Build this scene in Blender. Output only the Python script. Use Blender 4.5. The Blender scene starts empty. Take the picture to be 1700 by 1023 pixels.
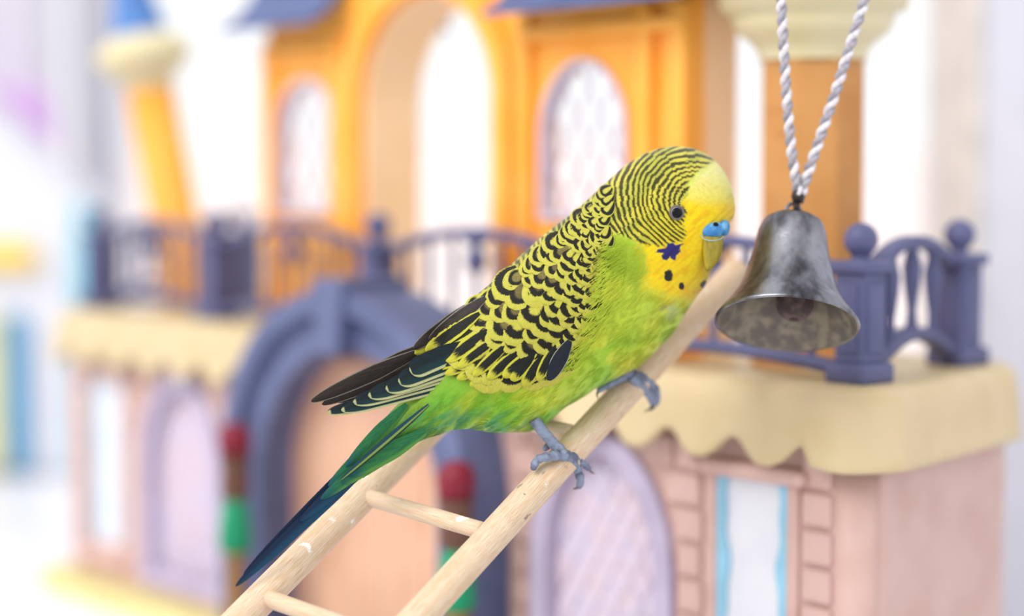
import bpy, bmesh, math, random
import numpy as np
from mathutils import Vector, Matrix
from mathutils.geometry import tessellate_polygon

scene = bpy.context.scene
COL = scene.collection
rng = np.random.default_rng(7)
random.seed(7)
PI = math.pi

# ------------------------------------------------------------------ camera
LENS, PITCH, CAMZ = 70.0, math.radians(3.65), 0.1925
F = LENS / 36.0 * 1700.0
cam_d = bpy.data.cameras.new('camera')
cam_d.lens = LENS; cam_d.sensor_width = 36.0; cam_d.clip_start = 0.01; cam_d.clip_end = 100
cam_d.dof.use_dof = True; cam_d.dof.focus_distance = 0.522; cam_d.dof.aperture_fstop = 3.8
cam = bpy.data.objects.new('camera', cam_d); COL.objects.link(cam)
cam.location = (0, 0, CAMZ); cam.rotation_euler = (PI/2 - PITCH, 0, 0)
scene.camera = cam

# ------------------------------------------------------------------ light
world = bpy.data.worlds.new('world'); scene.world = world; world.use_nodes = True
bg = world.node_tree.nodes['Background']
bg.inputs[0].default_value = (0.97, 0.985, 1.0, 1); bg.inputs[1].default_value = 1.0
sd = bpy.data.lights.new('sun_offscreen', 'SUN'); sd.energy = 2.0; sd.angle = math.radians(40); sd.color = (1.0, 0.97, 0.92)
sun = bpy.data.objects.new('sun_offscreen', sd); COL.objects.link(sun)
sun.rotation_euler = Vector((0.55, 0.55, -0.75)).to_track_quat('-Z', 'Y').to_euler()
scene.view_settings.view_transform = 'Standard'
scene.view_settings.look = 'None'
scene.view_settings.gamma = 1.0
scene.view_settings.use_curve_mapping = False
scene.view_settings.exposure = 0.22

# ------------------------------------------------------------------ helpers
def lin(c):
    c = np.asarray(c, float) / 255.0
    return np.where(c <= 0.04045, c / 12.92, ((c + 0.055) / 1.055) ** 2.4)
def lin4(c): return (*[float(v) for v in lin(c)], 1.0)

def U(px, py, Y):
    """point of the place at depth Y that the photograph shows at px, py"""
    px = np.asarray(px, float); py = np.asarray(py, float); Y = np.asarray(Y, float)
    x = (px - 850) / F; y = -(py - 511.5) / F
    c, s = math.cos(PITCH), math.sin(PITCH)
    dy = c + y * s; dz = -s + y * c
    k = Y / dy
    return np.stack([x * k, np.broadcast_to(Y, np.broadcast(x, y, Y).shape) * np.ones_like(x * y), CAMZ + dz * k], -1)
def UV3(px, py, Y): return Vector(U(px, py, Y).tolist())

def link(name, me, mat=None, parent=None):
    o = bpy.data.objects.new(name, me); COL.objects.link(o)
    if mat is not None and len(me.materials) == 0: me.materials.append(mat)
    if parent is not None: o.parent = parent
    return o
def mesh_obj(name, verts, faces, mat=None, parent=None, smooth=True):
    me = bpy.data.meshes.new(name)
    me.from_pydata([tuple(v) for v in verts], [], [tuple(f) for f in faces]); me.update()
    if smooth: me.polygons.foreach_set('use_smooth', [True] * len(me.polygons))
    return link(name, me, mat, parent)
def bm_obj(name, bm, mat=None, parent=None, smooth=False):
    bmesh.ops.recalc_face_normals(bm, faces=bm.faces)
    me = bpy.data.meshes.new(name); bm.to_mesh(me); bm.free()
    if smooth: me.polygons.foreach_set('use_smooth', [True] * len(me.polygons))
    return link(name, me, mat, parent)
def tag(o, label, cat, group=None):
    o['label'] = label; o['category'] = cat
    if group: o['group'] = group
    return o
def struct(o): o['kind'] = 'structure'; return o
def empty(name, loc=(0, 0, 0), rz=0.0, parent=None):
    o = bpy.data.objects.new(name, None); COL.objects.link(o)
    o.location = loc; o.rotation_euler = (0, 0, rz); o.empty_display_size = 0.02
    if parent: o.parent = parent
    return o

def bm_box(bm, x0, x1, y0, y1, z0, z1, bevel=0.0, seg=2):
    r = bmesh.ops.create_cube(bm, size=1.0)
    vs = r['verts']
    for v in vs:
        v.co.x = x0 + (v.co.x + .5) * (x1 - x0); v.co.y = y0 + (v.co.y + .5) * (y1 - y0); v.co.z = z0 + (v.co.z + .5) * (z1 - z0)
    if bevel > 0:
        es = list({e for v in vs for e in v.link_edges})
        bmesh.ops.bevel(bm, geom=es, offset=bevel, segments=seg, affect='EDGES', profile=0.5, clamp_overlap=True)
def box(name, mat, parent, *a, bevel=0.0, seg=2):
    bm = bmesh.new(); bm_box(bm, *a, bevel=bevel, seg=seg)
    return bm_obj(name, bm, mat, parent, smooth=bevel > 0)

def lathe(prof, n=32, center=(0, 0, 0), closed=False):
    """prof: list of (r, z)"""
    v, f = [], []
    for r, z in prof:
        for k in range(n):
            a = 2 * PI * k / n
            v.append((center[0] + r * math.cos(a), center[1] + r * math.sin(a), center[2] + z))
    m = len(prof)
    for i in range(m - 1):
        for k in range(n):
            f.append((i * n + k, i * n + (k + 1) % n, (i + 1) * n + (k + 1) % n, (i + 1) * n + k))
    if closed:
        f.append(tuple(range(n))[::-1]); f.append(tuple((m - 1) * n + k for k in range(n)))
    return v, f

def tube(pts, rad, n=12, cap=True):
    """tube through 3D points with radius per point"""
    pts = [Vector(p) for p in pts]
    if not hasattr(rad, '__len__'): rad = [rad] * len(pts)
    v, f = [], []
    t0 = (pts[1] - pts[0]).normalized()
    a = t0.orthogonal().normalized()
    for i, p in enumerate(pts):
        t = (pts[min(i + 1, len(pts) - 1)] - pts[max(i - 1, 0)]).normalized()
        a = (a - t * a.dot(t)).normalized(); b = t.cross(a)
        for k in range(n):
            an = 2 * PI * k / n
            v.append(p + (a * math.cos(an) + b * math.sin(an)) * rad[i])
    for i in range(len(pts) - 1):
        for k in range(n):
            f.append((i * n + k, i * n + (k + 1) % n, (i + 1) * n + (k + 1) % n, (i + 1) * n + k))
    if cap:
        f.append(tuple(range(n))[::-1]); m = len(pts) - 1
        f.append(tuple(m * n + k for k in range(n)))
    return v, f
def join(*vf):
    V, Fs = [], []
    for v, f in vf:
        o = len(V); V += list(v); Fs += [tuple(i + o for i in q) for q in f]
    return V, Fs
def spline(P, n):
    """Catmull-Rom through rows of P, n samples"""
    P = np.asarray(P, float); m = len(P)
    t = np.linspace(0, m - 1, n); i = np.clip(t.astype(int), 0, m - 2); u = (t - i)[:, None]
    p0 = P[np.maximum(i - 1, 0)]; p1 = P[i]; p2 = P[i + 1]; p3 = P[np.minimum(i + 2, m - 1)]
    return 0.5 * (2 * p1 + (p2 - p0) * u + (2 * p0 - 5 * p1 + 4 * p2 - p3) * u**2 + (3 * p1 - p0 - 3 * p2 + p3) * u**3)

def plate(outer, holes, y0, y1):
    """upright plate in the xz plane with holes, front at y0, back at y1"""
    loops = [outer] + holes
    tri = tessellate_polygon([[Vector((x, z, 0)) for x, z in L] for L in loops])
    flat = [p for L in loops for p in L]; n = len(flat)
    v = [(x, y0, z) for x, z in flat] + [(x, y1, z) for x, z in flat]
    f = [tuple(t) for t in tri] + [tuple(i + n for i in t[::-1]) for t in tri]
    o = 0
    for L in loops:
        m = len(L)
        for k in range(m):
            a, b = o + k, o + (k + 1) % m
            f.append((a, b, b + n, a + n))
        o += m
    return v, f
def plate_obj(name, mat, parent, outer, holes, y0, y1, bevel=0.0):
    v, f = plate(outer, holes, y0, y1)
    bm = bmesh.new(); vs = [bm.verts.new(p) for p in v]
    for q in f:
        try: bm.faces.new([vs[i] for i in q])
        except ValueError: pass
    bmesh.ops.recalc_face_normals(bm, faces=bm.faces)
    if bevel > 0:
        es = [e for e in bm.edges if len(e.link_faces) == 2 and e.calc_face_angle(0) > 1.0]
        bmesh.ops.bevel(bm, geom=es, offset=bevel, segments=2, affect='EDGES', profile=0.5, clamp_overlap=True)
    return bm_obj(name, bm, mat, parent)
def arch(cx, z0, zs, hw, rise, n=20, pointed=0.0):
    """outline: straight jambs from z0 to the springing zs, then an arch of height rise"""
    pts = [(cx - hw, z0), (cx + hw, z0), (cx + hw, zs)]
    for k in range(1, n):
        a = PI * k / n
        x = math.cos(a); z = math.sin(a)
        z = z + pointed * (1 - abs(x)) * 0.35 * (1 - z) if pointed else z
        pts.append((cx + hw * x, zs + rise * z))
    pts.append((cx - hw, zs))
    return pts

# ------------------------------------------------------------------ materials
class NT:
    def __init__(s, name):
        s.m = bpy.data.materials.new(name); s.m.use_nodes = True
        s.t = s.m.node_tree; s.b = s.t.nodes['Principled BSDF']; s.out = s.t.nodes['Material Output']
    def n(s, ty, **kw):
        nd = s.t.nodes.new(ty)
        for k, v in kw.items(): setattr(nd, k, v)
        return nd
    def l(s, a, b): s.t.links.new(a, b)
    def val(s, sock, x):
        if isinstance(x, (int, float)): sock.default_value = x
        else: s.l(x, sock)
    def math(s, op, a, b=0.0, c=0.0):
        nd = s.n('ShaderNodeMath', operation=op)
        s.val(nd.inputs[0], a); s.val(nd.inputs[1], b); s.val(nd.inputs[2], c)
        return nd.outputs[0]
    def step(s, x, lo, hi):
        nd = s.n('ShaderNodeMapRange', interpolation_type='SMOOTHSTEP')
        s.val(nd.inputs[0], x); nd.inputs[1].default_value = lo; nd.inputs[2].default_value = hi
        return nd.outputs[0]
    def mix(s, f, a, b):
        nd = s.n('ShaderNodeMix', data_type='RGBA')
        s.val(nd.inputs[0], f)
        for sock, x in ((nd.inputs[6], a), (nd.inputs[7], b)):
            if isinstance(x, tuple): sock.default_value = x
            else: s.l(x, sock)
        return nd.outputs[2]
    def noise(s, scale, detail=2.0, vec=None, rough=0.5):
        nd = s.n('ShaderNodeTexNoise'); nd.inputs['Scale'].default_value = scale
        nd.inputs['Detail'].default_value = detail; nd.inputs['Roughness'].default_value = rough
        if vec is not None: s.l(vec, nd.inputs['Vector'])
        return nd.outputs['Fac']
    def obj(s, scale=(1, 1, 1), rot=(0, 0, 0)):
        tc = s.n('ShaderNodeTexCoord'); mp = s.n('ShaderNodeMapping')
        mp.inputs['Scale'].default_value = scale; mp.inputs['Rotation'].default_value = rot
        s.l(tc.outputs['Object'], mp.inputs['Vector']); return mp.outputs[0]
    def bump(s, h, strength=0.3, dist=0.001):
        nd = s.n('ShaderNodeBump'); nd.inputs['Strength'].default_value = strength; nd.inputs['Distance'].default_value = dist
        s.l(h, nd.inputs['Height']); s.l(nd.outputs[0], s.b.inputs['Normal'])
    def base(s, c):
        if isinstance(c, tuple): s.b.inputs['Base Color'].default_value = c
        else: s.l(c, s.b.inputs['Base Color'])
    def rough(s, r): s.b.inputs['Roughness'].default_value = r
    def spec(s, v): s.b.inputs['Specular IOR Level'].default_value = v

def plastic(name, c, c2=None, rough=0.45, scale=60.0, bump=0.08):
    m = NT(name); v = m.obj()
    c2 = c2 or tuple(int(x * 0.93) for x in c)
    m.base(m.mix(m.step(m.noise(scale, 4, v), .35, .7), lin4(c), lin4(c2)))
    m.rough(rough); m.spec(0.3); m.bump(m.noise(scale * 12, 3, v), bump, 0.0005)
    return m.m
M = {
 'pink': plastic('pink_plastic', (208, 174, 165), (200, 163, 153)),
 'brick': plastic('brick_pink_plastic', (208, 174, 165), (200, 163, 153)),
 'cream': plastic('cream_plastic', (208, 188, 150), (203, 181, 140)),
 'yellow_base': plastic('yellow_plastic', (226, 214, 150)),
 'slate': plastic('slate_blue_plastic', (92, 94, 132), (84, 86, 123)),
 'arch_blue': plastic('grey_blue_plastic', (102, 110, 146), (88, 96, 132), scale=40),
 'orange': plastic('orange_plastic', (252, 178, 78), (248, 168, 58), scale=40),
 'peach': plastic('peach_plastic', (252, 218, 176), (250, 212, 166)),
 'tower': plastic('amber_plastic', (198, 142, 82), (188, 128, 68), scale=45),
 'capital': plastic('ivory_plastic', (222, 210, 172), (218, 204, 160)),
 'roof': plastic('blue_roof_plastic', (84, 98, 142), (72, 86, 128)),
 'blue': plastic('bright_blue_plastic', (84, 130, 196)),
 'lavender': plastic('lavender_plastic', (204, 193, 212), (210, 190, 200), scale=90),
 'lavender_dark': plastic('lavender_frame_plastic', (188, 176, 200)),
 'door': plastic('peach_door_plastic', (222, 178, 150), (214, 166, 138), scale=30),
 'white': plastic('white_plastic', (222, 222, 228), (216, 216, 224)),
 'sky': plastic('pale_blue_plastic', (146, 200, 226)),
 'red': plastic('red_paint', (128, 30, 50)),
 'brown': plastic('brown_paint', (104, 72, 58)),
 'green': plastic('green_paint', (24, 150, 104)),
 'tan': plastic('tan_paint', (150, 112, 66)),
 'lilac': plastic('lilac_plastic', (212, 172, 226)),
 'lilac_grey': plastic('lilac_grey_cloth', (222, 218, 228)),
 'sunny': plastic('sunny_yellow_plastic', (250, 206, 70)),
 'cyan': plastic('cyan_plastic', (130, 216, 236)),
 'teal': plastic('teal_blue_plastic', (84, 160, 206)),
 'wall': plastic('pale_lavender_paint', (208, 208, 220), (204, 204, 216), rough=.8),
 'jamb': plastic('cream_paint', (222, 214, 208), rough=.7),
 'table': plastic('white_tabletop', (226, 226, 234), rough=.35, scale=8),
 'outside': plastic('pale_pink_render', (250, 236, 232), rough=.9, scale=3),
}
def wood(name, axis_rot):
    m = NT(name)
    tc = m.n('ShaderNodeTexCoord'); mp = m.n('ShaderNodeMapping'); m.l(tc.outputs['UV'], mp.inputs['Vector'])
    mp.inputs['Scale'].default_value = (1, 1, 1); v = mp.outputs[0]
    mp2 = m.n('ShaderNodeMapping'); m.l(tc.outputs['UV'], mp2.inputs['Vector']); mp2.inputs['Scale'].default_value = (3, 26, 1)
    g = m.noise(3.0, 6, mp2.outputs[0], .65)
    c = m.mix(m.step(g, .36, .68), lin4((226, 206, 182)), lin4((194, 160, 126)))
    mp3 = m.n('ShaderNodeMapping'); m.l(tc.outputs['UV'], mp3.inputs['Vector']); mp3.inputs['Scale'].default_value = (1, 2.5, 1)
    c = m.mix(m.math('MULTIPLY', m.step(m.noise(2.2, 3, mp3.outputs[0]), .45, .75), .55), c, lin4((206, 166, 124)))
    o = m.obj()
    spot = m.step(m.noise(230, 3, o, .6), .62, .68)                       # grey specks of dirt
    zone = m.step(m.noise(45, 2, o), .50, .60)
    c = m.mix(m.math('MULTIPLY', m.math('MULTIPLY', spot, zone), .75), c, lin4((120, 108, 100)))
    drop = m.step(m.noise(120, 4, o, .6), .66, .70)                       # dried white droppings
    c = m.mix(m.math('MULTIPLY', drop, .8), c, lin4((236, 236, 232)))
    m.base(c); m.rough(.6); m.spec(.25); m.bump(g, .25, .0006)
    return m.m
M['wood'] = wood('bare_wood', 0)

# ------------------------------------------------------------------ setting
o = struct(box('floor', M['table'], None, -1.2, 1.2, 0.28, 1.7, -0.04, 0.0, bevel=.004))
o = struct(box('wall_right', M['wall'], None, .2005, .75, .85, .933, 0.0, .9))
jm = box('jamb', M['jamb'], o, .1935, .2003, .848, .936, 0.0, .9, bevel=.002)
o = struct(box('wall_left', M['lilac_grey'], None, -1.0, -.352, 1.5, 1.56, 0.0, 1.1, bevel=.004))
w1 = empty('window_1', (0, 1.62, 0)); struct(w1)
box('window_sill', M['white'], w1, -.352, .9, -.05, .07, 0.0005, .02, bevel=.004)
box('window_frame', M['white'], w1, -.352, -.315, -.02, .03, .02, 1.1, bevel=.003)
box('window_frame', M['white'], w1, .62, .66, -.02, .03, .02, 1.1, bevel=.003)
gm = NT('window_glass'); tr = gm.n('ShaderNodeBsdfTransparent'); gl = gm.n('ShaderNodeBsdfGlossy'); gl.inputs['Roughness'].default_value = .02
mx = gm.n('ShaderNodeMixShader'); mx.inputs[0].default_value = .04
gm.l(tr.outputs[0], mx.inputs[1]); gm.l(gl.outputs[0], mx.inputs[2]); gm.l(mx.outputs[0], gm.out.inputs['Surface'])
box('window_pane', gm.m, w1, -.316, .621, .003, .007, .02, 1.1)
o = struct(box('wall_back', M['outside'], None, -2.5, 2.5, 3.0, 3.2, -1.0, .235))

# ------------------------------------------------------------------ toy castle
CAS = empty('toy_castle', (-.0558, .753, 0), math.atan2(-.763, .646))
tag(CAS, 'pastel plastic toy castle with slate balustrade, gate arch and orange upper hall', 'toy castle')
TOPZ, HL, DEP = .133, .240, .106
def taper(V): return [(x * (1 - max(0, y - .012) * 1.0), y, z) for x, y, z in V]
def rounded(x0, x1, y0, y1, r, n=6):
    P = []
    for cx, cy, a0 in ((x1 - r, y1 - r, 0), (x0 + r, y1 - r, PI/2), (x0 + r, y0 + r, PI), (x1 - r, y0 + r, 1.5 * PI)):
        for k in range(n + 1):
            a = a0 + PI/2 * k / n; P.append((cx + r * math.cos(a), cy + r * math.sin(a)))
    return P
def prism(P, z0, z1):
    n = len(P)
    v = [(x, y, z0) for x, y in P] + [(x, y, z1) for x, y in P]
    f = [(i, (i + 1) % n, n + (i + 1) % n, n + i) for i in range(n)] + [tuple(range(n))[::-1], tuple(range(n, 2 * n))]
    return v, f
# lower storey: solid core behind a front plate that carries the openings
ARW, NRW, ACX, NCX = .0300, .0150, .1330, .2000
holes = []
for sx in (-1, 1):
    holes.append(arch(sx * ACX, .018, .066, ARW, .040, 22))
    holes.append([(sx * NCX - NRW, .026), (sx * NCX + NRW, .026), (sx * NCX + NRW, .1035), (sx * NCX - NRW, .1035)])
GX = .006
holes.append(arch(GX, .012, .078, .055, .052, 24))
FW = plate_obj('front_wall', M['pink'], CAS, [(-HL + .008, .0005), (HL - .008, .0005), (HL - .008, .126), (-HL + .008, .126)], holes, 0, .008)
v, f = prism(rounded(-HL, HL, .0081, DEP, .0078), .0005, .126)
SW = mesh_obj('side_wall', taper(v), f, M['pink'], CAS, False)
for sx in (-1, 1):                                   # rounded corner pillars of the front
    v, f = lathe([(.0079, .0005), (.0079, .126)], 24, (sx * (HL - .0079), .0079, 0), True)
    mesh_obj('corner_pillar', v, f, M['pink'], CAS)
v, f = prism(rounded(-HL - .012, HL + .012, -.012, DEP + .01, .012), 0.0, .010)
mesh_obj('plinth', taper(v), f, M['yellow_base'], CAS, False)
# bricks
BH, BW, GAP = .0113, .0240, .0015
def blocked(z0, z1):
    iv = [(GX - .083, GX + .083)]
    for sx in (-1, 1):
        zz = z0
        hw = ARW + .006 if zz < .066 else (ARW + .006) * math.sqrt(max(0, 1 - ((zz - .066) / .046) ** 2))
        if hw > .001: iv.append((sx * ACX - hw, sx * ACX + hw))
        if z1 > .02 and z0 < .112: iv.append((sx * NCX - NRW - .0055, sx * NCX + NRW + .0055))
    return sorted(iv)
brick_mesh = {}
for r in range(10):
    z0 = .012 + r * BH; z1 = z0 + BH - GAP
    off = (r % 2) * BW / 2
    x = -HL - BW + off
    while x < HL:
        segs = [(max(x, -HL + .010), min(x + BW - GAP, HL - .010))]
        for a, b in blocked(z0, z1):
            ns = []
            for p, q in segs:
                if b <= p or a >= q: ns.append((p, q)); continue
                if a > p: ns.append((p, a))
                if b < q: ns.append((b, q))
            segs = ns
        for p, q in segs:
            if q - p < .004 or abs(p + q) / 2 > .217: continue
            w = round(q - p, 4)
            if w not in brick_mesh:
                bm = bmesh.new(); bm_box(bm, -w/2, w/2, -.0019, .0002, 0, BH - GAP, bevel=.0006, seg=1)
                me = bpy.data.meshes.new('brick'); bm.to_mesh(me); bm.free(); me.materials.append(M['brick']); brick_mesh[w] = me
            b = link('brick', brick_mesh[w], None, FW); b.location = ((p + q) / 2, 0, z0)
        x += BW
bm = bmesh.new(); bm_box(bm, -.0054, .0054, -.0019, .0002, 0, BH - GAP, bevel=.0006, seg=1)
corner_brick = bpy.data.meshes.new('brick'); bm.to_mesh(corner_brick); bm.free(); corner_brick.materials.append(M['brick'])
for r in range(10):
    for sx in (-1, 1):
        b = link('brick', corner_brick, None, FW); b.location = (sx * .2262, 0, .012 + r * BH)
# arched lavender windows
for sx in (-1, 1):
    c = sx * ACX
    fr = plate_obj('window_frame', M['lavender_dark'], CAS, arch(c, .014, .066, ARW + .004, .044, 24), [arch(c, .0205, .066, ARW - .0035, .0365, 24)], -.003, .0075, bevel=.0008)
    pn = plate_obj('window_panel', M['lavender'], CAS, arch(c, .0206, .066, ARW - .0036, .0364, 24), [], .0035, .008)
    for sg in (-1, 1):                               # raised diamond lattice
        for k in range(-7, 8):
            pts = []
            for i in range(61):
                zz = .021 + .0815 * i / 60; xx = c + k * .0095 + sg * (zz - .062) * .62
                top = .066 + .0355 * math.sqrt(max(0, 1 - ((xx - c) / (ARW - .004)) ** 2)) if abs(xx - c) < ARW - .004 else 0
                if zz < top: pts.append((xx, .0034, zz))
            if len(pts) > 3:
                v, f = tube([pts[0], pts[-1]], .0007, 6)
                mesh_obj('lattice_bar', v, f, M['lavender'], pn)
# narrow windows with pale blue curtains
for sx in (-1, 1):
    c = sx * NCX
    pn = box('window_panel', M['white'], CAS, c - NRW + .0002, c + NRW - .0002, .0005, .0078, .0262, .1032)
    for s2 in (-1, 1):
        edge = [(c + s2 * (NRW - .0004), z) for z in (.0265, .103)]
        inner = [(c + s2 * (NRW - .0042 - .0008 * math.sin(z * 190) - .0005 * math.sin(z * 420 + 1)), z) for z in np.linspace(.103, .0265, 34)]
        plate_obj('curtain', M['sky'], pn, edge + inner, [], -.0008, .0006)
    fr = box('window_frame', M['pink'], CAS, c - NRW - .0042, c - NRW + .0004, -.0016, .006, .022, .1035, bevel=.0006)
    box('window_frame', M['pink'], CAS, c + NRW - .0004, c + NRW + .0042, -.0016, .006, .022, .1035, bevel=.0006)
    box('window_ledge', M['pink'], CAS, c - NRW - .006, c + NRW + .006, -.005, .006, .0175, .0245, bevel=.0012)
    lt = box('lintel', M['brick'], CAS, c - NRW - .006, c + NRW + .006, -.0042, .006, .1020, .1075, bevel=.0015)
    for s2 in (-1, 1):
        v, f = lathe([(.0026 * math.sin(PI * k / 8), -.0026 * math.cos(PI * k / 8)) for k in range(9)], 14, (c + s2 * (NRW + .0062), -.0035, .1048))
        mesh_obj('knob', v, f, M['brick'], lt)
# terrace slab with the scalloped skirt
SK = rounded(-HL - .0075, HL + .0075, -.0085, DEP + .006, .020, 10)
dense = []
for i in range(len(SK)):
    a, b = SK[i], SK[(i + 1) % len(SK)]
    L = math.dist(a, b); n = max(1, int(L / .0018))
    for k in range(n): dense.append((a[0] + (b[0] - a[0]) * k / n, a[1] + (b[1] - a[1]) * k / n))
def skirt():
    V, Fs = [], []; n = len(dense)
    cx, cy = 0, DEP / 2
    rows = 9
    for i, (x, y) in enumerate(dense):
        a, b = dense[i - 1], dense[(i + 1) % n]
        tx, ty = b[0] - a[0], b[1] - a[1]; l = math.hypot(tx, ty); nx, ny = ty / l, -tx / l
        front = max(0.0, min(1.0, (.004 - y) / .008))
        zb = .1088 + .0072 * (0.5 - 0.5 * math.cos(2 * PI * (x - .2422) / .0277)) ** 1.5 * front
        if abs(x - GX) < .074 and y < .02: zb = .1305
        if abs(x) > HL - .012: zb = .1088 + (zb - .1088) * .2
        wave = .0018 * (0.5 + 0.5 * math.cos(2 * PI * (x - .2422) / .0277)) * front
        prof = [(-.016, TOPZ), (-.0075, TOPZ), (-.0035, TOPZ - .0007), (-.0012, TOPZ - .0028), (-.0004, TOPZ - .007),
                (.0002 + wave * .5, (TOPZ + zb) / 2), (.001 + wave, zb + .0026), (.0019 + wave, zb + .0012), (.0014 + wave, zb), (-.0012, zb + .0006), (-.002, zb + .003), (-.004, .1255)]
        if abs(x - GX) < .074 and y < .02: prof = [(d - .0085, z) for d, z in prof]
        for d, z in prof: V.append((x + nx * d, y + ny * d, z))
    m = 12
    for i in range(n):
        j = (i + 1) % n
        for k in range(m - 1): Fs.append((i * m + k, j * m + k, j * m + k + 1, i * m + k + 1))
    for k in (0, 11):                                # caps with vertices of their own keep the top flat
        o = len(V); V += [V[i * m + k] for i in range(n)]
        Fs.append(tuple(range(o, o + n)))
    return V, Fs, 2
v, f, cap = skirt(); SLAB = mesh_obj('terrace_slab', taper(v), f, M['cream'], CAS)
for i in range(1, cap + 1): SLAB.data.polygons[len(f) - i].use_smooth = False
# gate arch
def ring_arch(hw0, hw1, r0, r1, zs0, zs1, y0, y1, name, mat, par, z0=.0105):
    return plate_obj(name, mat, par, arch(0, z0, zs1, hw1, r1, 30), [[(x, max(z, z0 + .0004)) for x, z in arch(0, z0, zs0, hw0, r0, 30)]], y0, y1, bevel=.002)
GA = ring_arch(.0555, .0700, .0520, .0640, .078, .080, -.014, .006, 'gate_arch', M['arch_blue'], CAS)
ring_arch(.0695, .0790, .0635, .0725, .080, .080, -.0195, .0095, 'arch_moulding', M['arch_blue'], GA)
GA.location.x = GX
ks = plate_obj('keystone', M['arch_blue'], GA, [(-.007, .128), (.007, .128), (.0095, .1565), (-.0095, .1565)], [], -.0225, .010, bevel=.0015)
for sx in (-1, 1):
    d = plate_obj('gate_door', M['door'], CAS, [(sx * .0004, .0105), (sx * .0546, .0105)] + [(sx * .0546 * math.cos(a), .078 + .0515 * math.sin(a)) for a in np.linspace(0, PI/2 - .008, 16)], [], .0035, .0078)
    d.location.x = GX
    sc = [(sx * (.028 + .011 * math.sin(t * 4.6) * (1 - .3 * t)), .0035, .018 + .055 * t) for t in np.linspace(0, 1, 24)]
    v, f = tube(sc, .0014, 8); mesh_obj('scroll', v, f, M['door'], d)
    for q in (.012, .026, .040):
        box('door_groove', M['door'], d, sx * q - .0006, sx * q + .0006, .0029, .0037, .012, .115)
# little painted ornaments on the gate piers
for sx in (-1, 1):
    cx, cy = sx * .0690 + .0225, -.0290
    fg = mesh_obj('gate_ornament', *lathe([(0.0001, .0), (0.0055, .0), (0.0059, .004), (0.0044, .007), (0.0038, .034), (0.0053, .036), (0.0053, .0375), (0.0001, .0375)], 20, (cx, cy, .0102)), M['tan'], CAS)
    mesh_obj('green_band', *lathe([(0.0044, .0), (0.0068, .002), (0.0064, .010), (0.0047, .020), (0.0037, .022)], 20, (cx, cy, .0477)), M['green'], fg)
    mesh_obj('brown_band', *lathe([(0.0049, .0), (0.0060, .004), (0.0053, .012), (0.0064, .017)], 20, (cx, cy, .069)), M['brown'], fg)
    mesh_obj('red_cap', *lathe([(0.0050, .0), (0.0065, .003), (0.0067, .008), (0.0049, .012), (0.0001, .0135)], 20, (cx, cy, .0855)), M['red'], fg)
# balustrade
PN = .0135; RX = [.2295, .1100, -.0096, -.1260, -.2300]
def post(x, y, parent):
    bm = bmesh.new()
    bm_box(bm, x - .0054, x + .0054, y - .0054, y + .0054, TOPZ + .0055, TOPZ + .0330, .0008)
    p = bm_obj('post', bm, M['slate'], parent)
    for sx, sy in ((0, -1), (1, 0), (-1, 0), (0, 1)):
        a = (x - .0034 + sx * .0049, x + .0034 + sx * .0049, y - .0006 + sy * .0054, y + .0006 + sy * .0054) if sy else (x - .0006 + sx * .0054, x + .0006 + sx * .0054, y - .0034, y + .0034)
        box('post_panel', M['slate'], p, *a, TOPZ + .009, TOPZ + .0295, bevel=.0004)
    box('post_base', M['slate'], p, x - .0075, x + .0075, y - .0075, y + .0075, TOPZ - .0002, TOPZ + .0060, bevel=.0012)
    box('post_cap', M['slate'], p, x - .0072, x + .0072, y - .0072, y + .0072, TOPZ + .0325, TOPZ + .0362, bevel=.0012)
    v, f = lathe([(.0034, 0), (.0026, .0012), (.0030, .0018)] + [(.0051 * math.sin(PI * k / 14), .0062 - .0051 * math.cos(PI * k / 14)) for k in range(3, 15)], 24, (x, y, TOPZ + .0360))
    mesh_obj('finial', v, f, M['slate'], p)
    return p
def bar_along(fn, n, ry, rz):
    """flat bar following fn(t) -> (x, y, z) in a vertical plane"""
    P = [Vector(fn(k / n)) for k in range(n + 1)]
    V, Fs = [], []
    side = (P[-1] - P[0]); side.z = 0; side.normalize(); nrm = Vector((-side.y, side.x, 0))
    for p in P:
        for a, b in ((-1, -1), (-1, 1), (1, 1), (1, -1)): V.append(p + nrm * (a * ry) + Vector((0, 0, b * rz)))
    for i in range(n):
        for k in range(4): Fs.append((i * 4 + k, i * 4 + (k + 1) % 4, i * 4 + 4 + (k + 1) % 4, i * 4 + 4 + k))
    Fs += [(3, 2, 1, 0), (4 * n, 4 * n + 1, 4 * n + 2, 4 * n + 3)]
    return V, Fs
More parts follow.
